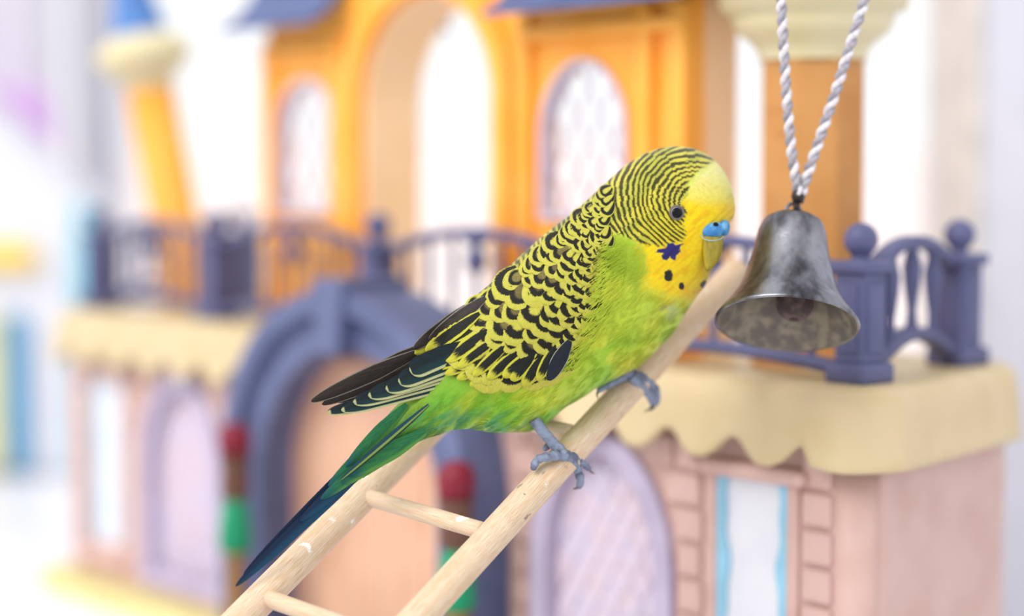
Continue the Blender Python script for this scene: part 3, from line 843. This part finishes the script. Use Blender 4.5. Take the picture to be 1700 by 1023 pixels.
feet_mid = UV3(985, 720, .537)
BIRD = empty('budgerigar', (0, 0, 0))
tag(BIRD, 'green and yellow budgerigar with barred head perched on the wooden ladder', 'bird')
Vb = Mp(BX, BY, BD).reshape(-1, 3)
BODY = np_mesh('body', Vb, grid_faces(len(tt), NR, True), M['plumage'], BIRD)
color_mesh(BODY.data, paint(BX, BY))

# near-surface height of the body
gx0, gy0, GS = 480, 200, 2.0
GW, GH = 390, 330
Hg = np.full((GH, GW), -1e9)
ix = np.clip(((BX - gx0) / GS).round().astype(int), 0, GW - 1); iy = np.clip(((BY - gy0) / GS).round().astype(int), 0, GH - 1)
nearside = np.broadcast_to(sa >= -1e-6, BD.shape)
np.maximum.at(Hg, (iy[nearside], ix[nearside]), BD[nearside])
for it in range(60):
    bad = Hg < -1e8
    if not bad.any(): break
    acc = np.zeros_like(Hg); cnt = np.zeros_like(Hg)
    for dy_, dx_ in ((0, 1), (0, -1), (1, 0), (-1, 0)):
        q = np.roll(np.roll(Hg, dy_, 0), dx_, 1); ok = q > -1e8
        acc += np.where(ok, q, 0); cnt += ok
    Hg = np.where(bad & (cnt > 0), acc / np.maximum(cnt, 1), Hg)
Hg = np.where(Hg < -1e8, 0, Hg)
Hs = Hg.copy()
for it in range(6):
    Hs = (Hs + np.roll(Hs, 1, 0) + np.roll(Hs, -1, 0) + np.roll(Hs, 1, 1) + np.roll(Hs, -1, 1)) / 5
def Hat(x, y, G=None):
    G = Hs if G is None else G
    fx = np.clip((np.asarray(x, float) - gx0) / GS, 0, GW - 2.001); fy = np.clip((np.asarray(y, float) - gy0) / GS, 0, GH - 2.001)
    i = fx.astype(int); j = fy.astype(int); u = fx - i; v = fy - j
    return G[j, i] * (1 - u) * (1 - v) + G[j, i + 1] * u * (1 - v) + G[j + 1, i] * (1 - u) * v + G[j + 1, i + 1] * u * v

# downy hairs over head, breast and belly
def hairs(name, sel_n, region_sd, lmin, lmax, wid, lift, dofs=0.0):
    idx = rng.integers(0, BX.size, sel_n * (4 if dofs == 0 else 60))
    if dofs: idx = idx[BD.ravel()[idx] > 20]
    x, y, d = BX.ravel()[idx], BY.ravel()[idx], BD.ravel()[idx]; n = BN.reshape(-1, 3)[idx]
    keep = region_sd(x, y) > 0
    x, y, d, n = x[keep][:sel_n], y[keep][:sel_n], d[keep][:sel_n], n[keep][:sel_n]
    fx, fy = flow(x, y); f = np.stack([fx, fy, np.zeros_like(fx)], -1)
    f += rng.normal(0, .16, f.shape)
    f -= n * (f * n).sum(-1, keepdims=True); f /= np.linalg.norm(f, axis=-1, keepdims=True) + 1e-6
    side = np.cross(f, n)
    L = rng.uniform(lmin, lmax, len(x))[:, None]
    p = np.stack([x, y, d], -1) + n * (dofs - .4)
    w = wid * rng.uniform(.6, 1.3, (len(x), 1))
    a = p - side * w; b = p + side * w
    mid = p + f * L * .55 + n * L * lift * .7
    c = mid + side * w * .8; e = mid - side * w * .8
    t = p + f * L + n * L * lift * .75
    V = np.stack([a, b, c, t, e], 1).reshape(-1, 3)
    k = np.arange(len(x))[:, None] * 5
    Q = np.concatenate([k + np.array([[0, 1, 2]]), k + np.array([[0, 2, 4]]), k + np.array([[4, 2, 3]])], 0)
    o_ = np_mesh(name, Mp(V[:, 0], V[:, 1], V[:, 2]), Q, M['down'], BIRD)
    cx_ = x + fx * 1.0; cy_ = y + fy * 1.0
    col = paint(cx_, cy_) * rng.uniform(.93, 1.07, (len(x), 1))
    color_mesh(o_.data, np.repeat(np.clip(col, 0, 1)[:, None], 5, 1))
    o_['kind'] = 'stuff'
    return o_
BODYREG = [(1000, 380), (1070, 410), (1080, 480), (1150, 500), (1200, 560), (1000, 720), (700, 800), (560, 830), (560, 760), (700, 650), (880, 648), (930, 625), (985, 560), (1010, 500)]
hairs('breast_down', 34000, lambda x, y: poly_sd(BODYREG, x, y), 10, 22, .45, .05)
hairs('head_down', 15000, lambda x, y: np.where((x > 985) & (y < 500) & (np.hypot(x - 1123, y - 353) > 17) & ((x < 1160) | (y < 360) | (y > 455)), 1, -1), 3, 6, .5, .10)

# ---- feathers
def fl4(c): return (*[float(v) * .66 for v in lin(c)], 1.0)
def feather_mat(name, kind):
    m = NT(name)
    tcn = m.n('ShaderNodeUVMap'); sep = m.n('ShaderNodeSeparateXYZ'); m.l(tcn.outputs[0], sep.inputs[0])
    u, v = sep.outputs[0], m.math('SUBTRACT', m.math('MULTIPLY', sep.outputs[1], 2.0), 1.0)
    av = m.math('ABSOLUTE', v)
    # barb coordinate: runs outwards and towards the tip
    oi = m.n('ShaderNodeObjectInfo')
    bc = m.math('SUBTRACT', m.math('MULTIPLY', u, 34.0), m.math('MULTIPLY', av, 13.0))
    comb = m.n('ShaderNodeCombineXYZ'); m.l(bc, comb.inputs[0]); m.l(m.math('MULTIPLY', v, 2.2), comb.inputs[1]); m.l(m.math('MULTIPLY', oi.outputs['Random'], 50.0), comb.inputs[2])
    barb = m.noise(1.0, 3, comb.outputs[0], .6)
    rag = m.math('MULTIPLY', m.math('SUBTRACT', barb, .5), .24)
    if kind in ('covert', 'bar', 'shoulder'):
        k0 = {'covert': .40, 'bar': .52, 'shoulder': .55}[kind]
        du = m.math('DIVIDE', m.math('MAXIMUM', m.math('SUBTRACT', u, k0), 0.0), 1 - k0)
        e = m.math('ADD', m.math('SQRT', m.math('ADD', m.math('POWER', du, 2.0), m.math('MULTIPLY', m.math('POWER', av, 2.0), .80 if kind == 'covert' else .45))), rag)
        rim = {'covert': .70, 'bar': .59, 'shoulder': .57}[kind]
        ylw = m.mix(m.step(barb, .3, .7), fl4((224, 218, 92)), fl4((206, 200, 72)))
        dark = m.mix(m.step(barb, .3, .75), fl4((22, 22, 18)), fl4((36, 34, 24)))
        if kind == 'covert':
            basec = m.mix(m.math('MULTIPLY', m.step(barb, .35, .75), 1.0), fl4((126, 112, 66)), fl4((176, 164, 78)))
            basec = m.mix(m.math('MULTIPLY', oi.outputs['Random'], .45), basec, fl4((70, 58, 42)))
            c = m.mix(m.step(e, .36, .50), basec, dark)
        else:
            c = m.mix(m.step(e, .16, .28), ylw, dark)
        c = m.mix(m.step(e, rim, rim + .07), c, ylw)
        if kind == 'covert': c = m.mix(m.step(u, .30, .12), c, ylw)
    elif kind == 'second':
        e = m.math('ADD', m.math('MAXIMUM', m.math('MULTIPLY', av, .98), m.math('MULTIPLY', m.math('SUBTRACT', u, .0), .80)), rag)
        c = m.mix(m.step(e, .61, .69), m.mix(m.step(barb, .3, .7), fl4((20, 22, 20)), fl4((34, 40, 34))), fl4((218, 214, 66)))
    elif kind == 'primary':
        body = m.mix(m.step(v, -.2, .6), fl4((18, 34, 40)), fl4((22, 58, 62)))
        body = m.mix(m.math('MULTIPLY', m.step(barb, .45, .7), .35), body, fl4((40, 76, 84)))
        edge = m.math('MAXIMUM', m.step(v, .70, .80), m.math('MULTIPLY', m.step(u, .972, .980), m.step(v, -.75, -.4)))
        c = m.mix(edge, body, fl4((206, 208, 150)))
    elif kind == 'dark':
        c = m.mix(m.step(barb, .3, .7), fl4((44, 36, 32)), fl4((66, 56, 50)))
        c = m.mix(m.step(av, .80, .92), c, fl4((150, 142, 132)))
    elif kind == 'navy':
        c = m.mix(m.step(barb, .3, .7), fl4((26, 32, 44)), fl4((38, 48, 62)))
        c = m.mix(m.step(av, .88, .95), c, fl4((190, 200, 170)))
    elif kind == 'tail':
        c = m.mix(m.step(v, -.5, .6), fl4((12, 40, 74)), fl4((22, 78, 112)))
        c = m.mix(m.math('MULTIPLY', m.step(barb, .5, .75), .4), c, fl4((10, 26, 48)))
    elif kind == 'tailgreen':
        c = m.mix(m.step(barb, .3, .7), fl4((26, 104, 78)), fl4((58, 142, 70)))
        c = m.mix(m.step(v, .35, .75), c, fl4((96, 160, 70)))
        c = m.mix(m.step(u, .72, 1.0), c, fl4((20, 92, 100)))
    elif kind == 'tailstripe':
        c = m.mix(m.step(v, -.15, .1), fl4((16, 70, 90)), fl4((150, 176, 84)))
        c = m.mix(m.step(v, .5, .65), c, fl4((26, 60, 50)))
    elif kind == 'green':
        c = m.mix(m.step(barb, .3, .7), fl4((128, 182, 40)), fl4((172, 204, 58)))
    m.base(c); m.rough(.62); m.spec(.22); m.bump(barb, .45, .0004)
    return m.m
for k in ('covert', 'bar', 'shoulder', 'second', 'primary', 'dark', 'navy', 'tail', 'tailgreen', 'tailstripe', 'green'):
    M['f_' + k] = feather_mat('feather_' + k, k)

def feather(tip, base, W, kind, parent, l0=1.0, l1=5.0, dfun=None, n=12, m=7, camber=1.6, tipr=.55, bend=0.0, name='feather'):
    tip, base = np.array(tip, float), np.array(base, float)
    ax_ = tip - base; L = np.linalg.norm(ax_); a = ax_ / L; p = np.array([-a[1], a[0]])
    if p[1] < 0: p = -p                                   # v = 1 is the lower edge
    u = np.linspace(0, 1, n)[:, None]; u = 1 - (1 - u) ** 1.5; v = np.linspace(-1, 1, m)[None]
    hw = W * np.minimum(1, .35 + .65 * (u / .4) ** .7) * np.sqrt(np.clip(1 - np.clip((u - tipr) / (1 - tipr), 0, 1) ** 2.3, 0, 1))
    bx = base[0] + a[0] * L * u + p[0] * (hw * v + bend * L * np.sin(PI * u)); by = base[1] + a[1] * L * u + p[1] * (hw * v + bend * L * np.sin(PI * u))
    d = (Hat(bx, by) if dfun is None else dfun(bx, by, u + 0 * v)) + l0 + (l1 - l0) * u - camber * (v ** 2)
    X = Mp(bx, by, d).reshape(-1, 3)
    Xb = Mp(bx, by, d - .7).reshape(-1, 3)                # thin back face
    q = grid_faces(n, m)
    V = np.r_[X, Xb]; Q = np.r_[q, q[:, ::-1] + len(X)]
    me_o = np_mesh(name, V, Q, M['f_' + kind], parent)
    uv = me_o.data.uv_layers.new(name='UVMap')
    uu = np.stack(np.broadcast_arrays(u, (v + 1) / 2), -1).reshape(-1, 2); uu = np.r_[uu, uu]
    li = np.empty(len(me_o.data.loops), np.int32); me_o.data.loops.foreach_get('vertex_index', li)
    uv.data.foreach_set('uv', uu[li].astype(np.float32).ravel())
    return me_o

# wing: shell patch carrying the covert feathers
TOPC = spline([(1000, 306), (958, 346), (905, 390), (855, 437), (795, 486), (740, 535), (698, 577)], 60)
BOTC = spline([(1004, 432), (985, 500), (968, 552), (935, 592), (900, 628), (850, 634), (786, 640)], 60)
def coons(a, b):
    i = a * 59; k = np.clip(np.floor(i).astype(int), 0, 58); f_ = (i - k)[..., None]
    T = TOPC[k] * (1 - f_) + TOPC[k + 1] * f_; B = BOTC[k] * (1 - f_) + BOTC[k + 1] * f_
    return T + (B - T) * np.asarray(b)[..., None]
ga, gb = np.meshgrid(np.linspace(.02, .97, 50), np.linspace(.07, .93, 40), indexing='ij')
W2 = coons(ga, gb)
WING = np_mesh('wing', Mp(W2[..., 0], W2[..., 1], Hat(W2[..., 0], W2[..., 1]) + 1.6).reshape(-1, 3), grid_faces(50, 40), M['plumage'], BIRD)
color_mesh(WING.data, np.broadcast_to(C3((120, 118, 36)), (2000, 3)) * (1 + 0 * W2[..., :1].reshape(-1, 1)))
WF = WING
# flight feathers first (underneath)
def prim_d(base_d, tip_d): return lambda x, y, u: base_d + (tip_d - base_d) * u
for tp, bs, w in (((516, 667), (700, 583), 14), ((534, 672), (712, 594), 13), ((558, 668), (722, 596), 13), ((604, 626), (706, 574), 12)):
    feather(tp, bs, w, 'dark', WF, 0, 0, prim_d(18, -14), n=18, m=7, tipr=.35)
PR = [((543, 685), (800, 628), 11, 0, 0), ((566, 681), (806, 620), 13, 0, 1), ((586, 668), (800, 612), 14, 0, 2), ((611, 657), (800, 602), 15, 0, 3),
      ((640, 646), (800, 592), 16, 0, 4), ((661, 634), (790, 584), 17, 0, 5), ((680, 616), (780, 572), 18, 0, 6)]
for tp, bs, w, db, dt in PR:
    k_ = PR.index((tp, bs, w, db, dt))
    feather(tp, bs, w, 'primary', WF, 0, 0, (lambda x, y, u, k_=k_: 10 + (x - 544) * .19 + k_ * 2.6), n=22, m=9, tipr=.80, camber=.8)
# greater coverts: dark with yellow margins, elongated
for tp, bs, w in (((688, 588), (800, 528), 13), ((700, 604), (806, 556), 11), ((718, 614), (816, 572), 9), ((738, 622), (828, 582), 9), ((758, 630), (838, 590), 9), ((780, 641), (852, 598), 10)):
    feather(tp, bs, w, 'second', WF, 3, 9, n=14, tipr=.6)
for tp, bs, w in (((716, 586), (806, 530), 14), ((740, 603), (820, 548), 12), ((764, 612), (840, 560), 11), ((786, 622), (852, 570), 11), ((808, 626), (866, 576), 11), ((830, 632), (882, 578), 12),
                  ((852, 637), (894, 584), 12), ((872, 642), (908, 584), 12), ((892, 638), (922, 580), 11)):
    jx, jy = random.uniform(-5, 5), random.uniform(-6, 4)
    feather((tp[0] + jx, tp[1] + jy), (bs[0] + jx, bs[1] + random.uniform(-8, 8)), w * random.uniform(.85, 1.15), 'second', WF, 6, 12, n=14, tipr=.55)
feather((686, 580), (792, 500), 12, 'dark', WF, 5, 12, n=14, tipr=.5)
feather((712, 566), (806, 494), 12, 'dark', WF, 7, 13, n=14, tipr=.5)
feather((706, 584), (796, 520), 13, 'second', WF, 9, 15, n=14, tipr=.55)
feather((910, 632), (946, 566), 13, 'navy', WF, 8, 11, n=16, tipr=.5)
# rows of coverts from the rear to the shoulder: later rows lie on top
rows = []
a_ = .93; 
while a_ > .015:
    sz = 11 + 22 * a_ ** .9                                # half width in px
    rows.append((a_, sz)); a_ -= (.56 * sz + 5.0) / 470
for ri, (a_, sz) in enumerate(rows):
    P = coons(np.full(40, a_), np.linspace(0, 1, 40)); Lr = np.linalg.norm(np.diff(P, axis=0), axis=1).sum()
    nf = max(4, int(Lr / (sz * 1.52)))
    for k in range(nf + 1):
        b = (k + (.5 if ri % 2 else .0)) / nf
        if b > 1.0 or (a_ > .80 and b < .30): continue
        b = min(max(b + random.uniform(-.02, .02), .13 if a_ < .25 else .09), .99)
        aj = min(max(a_ + random.uniform(-.014, .014), .0), .97)
        tp = coons(np.array(aj), np.array(b))
        # lie of the feather: along the back at the top, steeper below
        th = math.radians(138 + random.uniform(-11, 11) - 24 * b * (0.35 + a_) - 8 * (1 - a_) * b)
        dr_ = np.array([math.cos(th), math.sin(th)])
        s_ = sz * random.uniform(.78, 1.22)
        tp = tp + np.array([random.uniform(-.22, .22), random.uniform(-.22, .22)]) * s_
        if b < .2: s_ *= .8
        if b < .12: tp = tp + np.array([.67, .74]) * s_ * (.75 - 4 * b)
        L = s_ * (2.6 if a_ > .3 else 2.3)
        if a_ > .36 and (b < .42 or a_ > .60): kind = 'covert' if random.random() < .8 else 'bar'
        elif a_ > .20: kind = 'bar' if random.random() < .93 else 'covert'
        else: kind = 'shoulder'
        feather(tp + dr_ * s_ * .5, tp + dr_ * (s_ * .5 - L), s_, kind, WF, 1.6 + 2.4 * a_ + .8 * b, 3.4 + 6.0 * a_ + .8 * b, n=9, m=7, camber=1.0, tipr=.45)
# loose green down that overlaps the front edge of the wing
EDGE = [(1004, 400), (1040, 420), (1030, 500), (1000, 560), (950, 612), (915, 630), (925, 600), (958, 562), (984, 505), (990, 440)]
hairs('flank_down', 2600, lambda x, y: np.where(Hat(x, y) > 0, poly_sd(EDGE, x, y), -1), 12, 26, .42, .07, dofs=5.0)
# far wing: folded along the other flank
def far_d(x, y): return -Hat(x, y)
wf = Mp(W2[..., 0], W2[..., 1], -Hat(W2[..., 0], W2[..., 1]) - 1.5).reshape(-1, 3)
FAR = np_mesh('wing', wf, grid_faces(50, 40)[:, ::-1], M['plumage'], BIRD)
rr_ = np.sin(W2[..., 0] * .22 + W2[..., 1] * -.28 + 3 * vnoise(W2[..., 0] / 20, W2[..., 1] / 20))
color_mesh(FAR.data, np.where((rr_ > .1).reshape(-1, 1), C3((210, 206, 56)), C3((28, 28, 20))))

# ---- tail
TAIL = feather((391, 974), (664, 716), 13, 'tail', BIRD, 0, 0, prim_d(4, 2), n=26, m=7, tipr=.2, camber=1.0, name='tail')
feather((404, 954), (660, 700), 11, 'tail', TAIL, 0, 0, prim_d(-2, -3), n=26, m=7, tipr=.2, camber=1.0)
feather((497, 866), (680, 706), 14, 'tail', TAIL, 0, 0, prim_d(8, 5), n=20, m=7, tipr=.2)
for tp, bs, w, k, db, dt in (((532, 830), (690, 706), 13, 'tailgreen', 26, 7), ((552, 812), (690, 722), 14, 'tailgreen', 30, 9), ((545, 808), (672, 690), 13, 'tailgreen', 22, 8),
                             ((562, 800), (712, 672), 6.5, 'tailstripe', 58, 16), ((578, 792), (706, 716), 15, 'tailgreen', 42, 14), ((574, 776), (676, 672), 13, 'tailgreen', 34, 12)):
    feather(tp, bs, w, k, TAIL, 0, 0, prim_d(db, dt), n=16, m=7, tipr=.3, camber=1.5)

# ---- eye, cere, beak
def ellipsoid(c, r, n=20, m=28, rot=0.0):
    """c = (x, y, d) and radii in bird units"""
    th = np.linspace(0, PI, n)[:, None]; ph_ = np.linspace(0, 2 * PI, m, endpoint=False)[None]
    ex = r[0] * np.sin(th) * np.cos(ph_); ey = r[1] * np.sin(th) * np.sin(ph_); ed = r[2] * np.cos(th) + 0 * ph_
    cr, sr = math.cos(rot), math.sin(rot); ex, ey = ex * cr - ey * sr, ex * sr + ey * cr
    return Mp(c[0] + ex, c[1] + ey, c[2] + ed).reshape(-1, 3), grid_faces(n, m, True)
eb = NT('eye_black'); eb.base((.004, .004, .006, 1)); eb.rough(.12); eb.spec(.18)
ir = NT('iris_grey'); ir.base(lin4((140, 138, 150))); ir.rough(.25)
sk = NT('eyelid_skin'); sk.base(lin4((112, 100, 92))); sk.rough(.7)
ex_, ey_ = 1123.5, 353.0
ed_ = float(Hat(ex_, ey_))
for s_, dd in ((1, ed_), (-1, 24 - ed_ + 0)):
    E = np_mesh('eye', *ellipsoid((ex_, ey_, dd + s_ * -2.5), (10.2, 10.2, 8)), ir.m, BIRD)
    np_mesh('pupil', *ellipsoid((ex_ + .3, ey_ + .2, dd + s_ * 1.2), (8.6, 8.6, 6.2)), eb.m, E)
    th = np.linspace(0, 2 * PI, 40, endpoint=False)
    ring = [Mp(ex_ + 11.2 * math.cos(t), ey_ + 11.0 * math.sin(t), float(Hat(ex_ + 11.2 * math.cos(t), ey_ + 11.0 * math.sin(t))) + .8 if s_ > 0 else dd) for t in np.r_[th, th[:1]]]
    mesh_obj('eyelid', *tube(ring, 1.7 * PXM, 8, False), sk.m, E)
ce = NT('blue_cere'); o_ = ce.obj()
ce.base(ce.mix(ce.step(ce.noise(420, 4, o_, .6), .42, .68), lin4((50, 122, 184)), lin4((104, 168, 204)))); ce.rough(.5); ce.bump(ce.noise(900, 3, o_), .4, .0004)
bd_ = float(Hat(1182, 384, Hg))
CE = np_mesh('cere', *ellipsoid((1184, 382.5, bd_ - 2), (21, 14, 15), rot=-.18), ce.m, BIRD)
bd2 = float(Hat(1205, 378, Hg))
v2, q2 = ellipsoid((1202.5, 378.5, bd_ - 9), (9.5, 13.5, 16), rot=.1)
np_mesh('cere_lobe', v2, q2, ce.m, CE)
np_mesh('nostril', *ellipsoid((1188.5, 372.5, bd_ + 10.2), (4.6, 3.4, 3.0), rot=.2), eb.m, CE)
rm = NT('pale_cere_rim'); rm.base(lin4((150, 182, 190))); rm.rough(.5)
rim_pts = [Mp(x, y, bd_ + dd) for x, y, dd in ((1163.5, 390, 4), (1168, 396.5, 9), (1178, 399.5, 12), (1190, 399, 11), (1198, 396, 7), (1201, 393, 2))]
mesh_obj('cere_rim', *tube([tuple(p) for p in spline(rim_pts, 20)], 0.8 * PXM, 8), rm.m, CE)
bk = NT('horn_beak'); o_ = bk.obj((1, 1, .35))
bk.base(bk.mix(bk.step(bk.noise(500, 3, o_), .35, .7), lin4((132, 118, 30)), lin4((168, 148, 44)))); bk.rough(.35); bk.spec(.4)
bs_ = np.array([(1201, 394, 1163, 392, 16, -3), (1200.5, 404, 1165, 404, 16.5, -2), (1199, 417, 1166, 416, 15.5, -1), (1195, 429, 1167.5, 428, 13.5, 1), (1189, 439, 1169, 439, 10, 2), (1181, 447, 1170.5, 447, 6, 2), (1175.5, 451, 1173.5, 451.5, 1, 1)], float)
sp = spline(bs_, 24); a2 = np.linspace(0, 2 * PI, 28, endpoint=False)[None]
bx = (sp[:, 0:1] + sp[:, 2:3]) / 2 + (sp[:, 0:1] - sp[:, 2:3]) / 2 * np.cos(a2); by = (sp[:, 1:2] + sp[:, 3:4]) / 2 + (sp[:, 1:2] - sp[:, 3:4]) / 2 * np.cos(a2)
np_mesh('beak', Mp(bx, by, bd_ - 4 + sp[:, 5:6] + sp[:, 4:5] * np.sin(a2)).reshape(-1, 3), grid_faces(24, 28, True), bk.m, BIRD)

# ---- legs: zygodactyl feet gripping the near rail
lg = NT('scaly_leg'); o_ = lg.obj()
vo = lg.n('ShaderNodeTexVoronoi'); vo.inputs['Scale'].default_value = 900; lg.l(o_, vo.inputs['Vector'])
lg.base(lg.mix(lg.step(lg.noise(260, 4, o_, .6), .38, .66), lin4((134, 144, 166)), lin4((98, 102, 124)))); lg.rough(.65); lg.spec(.3); lg.bump(vo.outputs['Distance'], .6, .0004)
cw = NT('claw_horn'); cw.base(lin4((92, 84, 84))); cw.rough(.35)
RPX = RR / PXM
def on_rail(x, y, rad, side=1):
    """distance d at which a toe of this radius rests on the rail's surface"""
    Y, yc = rail_at(x)
    t = np.array([.677, -.736]); nn = np.array([.736, .677])
    # centre line point nearest in the plane
    e = (y - yc) * nn[1]
    R_ = RPX + rad * .75
    return float(rail_d(x) + math.sqrt(max(0, R_ * R_ - e * e)) * side), e
def toe(pts, rad, claw, parent, hug=True, dofs=0.0):
    P = spline(pts, 26); rads = np.interp(np.linspace(0, 1, 26), np.linspace(0, 1, len(rad)), rad)
    V = []
    for (x, y, d), r in zip(P, rads): V.append(tuple(Mp(x, y, d)))
    rr = [r * PXM * (1 + .10 * math.cos(i * 1.15)) for i, r in enumerate(rads)]
    return V, rr
def leg(tarsus, trad, toes, name='leg'):
    parts = []
    tr_ = spline(tarsus, 22); rads = np.interp(np.linspace(0, 1, 22), np.linspace(0, 1, len(trad)), trad)
    parts.append(tube([tuple(Mp(*p)) for p in tr_], [r * PXM * (1 + .05 * math.cos(i * 1.9)) for i, r in enumerate(rads)], 14))
    claws = []
    for pts, rad, cl_ in toes:
        V, rr = toe(pts, rad, cl_, None)
        parts.append(tube(V, rr, 14))
        e = tuple(Mp(*pts[-1]))
        parts.append((ellipsoid(pts[-1], (rad[-1],) * 3, 8, 12)[0].tolist(), ellipsoid(pts[-1], (rad[-1],) * 3, 8, 12)[1].tolist()))
        if cl_: claws.append(([pts[-1]] + cl_, rad[-1] * .62))
    parts.append((ellipsoid(tarsus[-1], (9, 9, 9), 10, 14)[0].tolist(), ellipsoid(tarsus[-1], (9, 9, 9), 10, 14)[1].tolist()))
    ob = mesh_obj(name, *join(*parts), lg.m, BIRD)
    for pts, r in claws:
        P = spline(pts, 10)
        mesh_obj('claw', *tube([tuple(Mp(*p)) for p in P], [r * PXM * (1 - .85 * i / 9) for i in range(10)], 10), cw.m, ob)
    return ob
def R(x, y, r, add=0.0):
    d, e = on_rail(x, y, r); return (x, y, d + add)
leg([(886, 696, 44), (901, 716, 48), (919, 737, 50), (937, 757, on_rail(937, 757, 8)[0] + 2)], [10, 9.5, 9.5, 10.5],
    [([R(937, 757, 7), R(919, 757, 7), R(902, 760, 7), R(891, 765, 7), (886, 776, rail_d(886) + 8)], [8.5, 8, 7.5, 7, 6], None),
     ([R(940, 757, 7), R(952, 768, 7), R(959, 783, 7), (964, 797, rail_d(964) + 22), (962, 807, rail_d(962) + 10)], [8.5, 8, 7.5, 7, 5.5], [(957, 811, rail_d(957) + 2), (951, 812, rail_d(951) - 4)]),
     ([R(942, 756, 7), R(956, 761, 7), R(968, 769, 7), (977, 778, rail_d(977) + 22)], [8, 7.5, 6.5, 5], [(983, 785, rail_d(983) + 18), (988, 786, rail_d(988) + 12)]),
     ([R(934, 752, 7), R(926, 740, 6), (914, 738, rail_d(914) - 6), (905, 745, rail_d(905) - 16)], [8, 7, 6, 5], None)])
leg([(1022, 592, 30), (1032, 606, 26), (1046, 620, on_rail(1046, 620, 8)[0] - 4)], [10, 9.5, 10],
    [([R(1048, 622, 8), R(1066, 628, 8), R(1080, 638, 8), (1089, 652, rail_d(1089) + 10), (1089, 668, rail_d(1089) + 2)], [10, 9, 8.5, 8, 6.5], [(1083, 679, rail_d(1083) - 2), (1072, 682, rail_d(1072) - 4)]),
     ([R(1046, 624, 8, 3), R(1058, 635, 8, 3), R(1069, 646, 8, 2), (1079, 657, rail_d(1079) + 22), (1083, 668, rail_d(1083) + 12)], [9.5, 8.5, 8, 7.5, 6], [(1080, 678, rail_d(1080) + 8), (1069, 684, rail_d(1069) + 6)]),
     ([R(1044, 620, 8), R(1030, 628, 7), (1016, 636, rail_d(1016) + 12), (1002, 643, rail_d(1002) + 4), (995, 648, rail_d(995))], [9.5, 8, 7, 6.5, 5], [(991, 655, rail_d(991) - 1), (993, 662, rail_d(993) - 2)])])

# put the origins of bird and ladder at their bases
for root, base in ((BIRD, feet_mid), (LAD, Vector(LAD_MIN))):
    root.location = base
    for ch in root.children: ch.location = ch.location - base
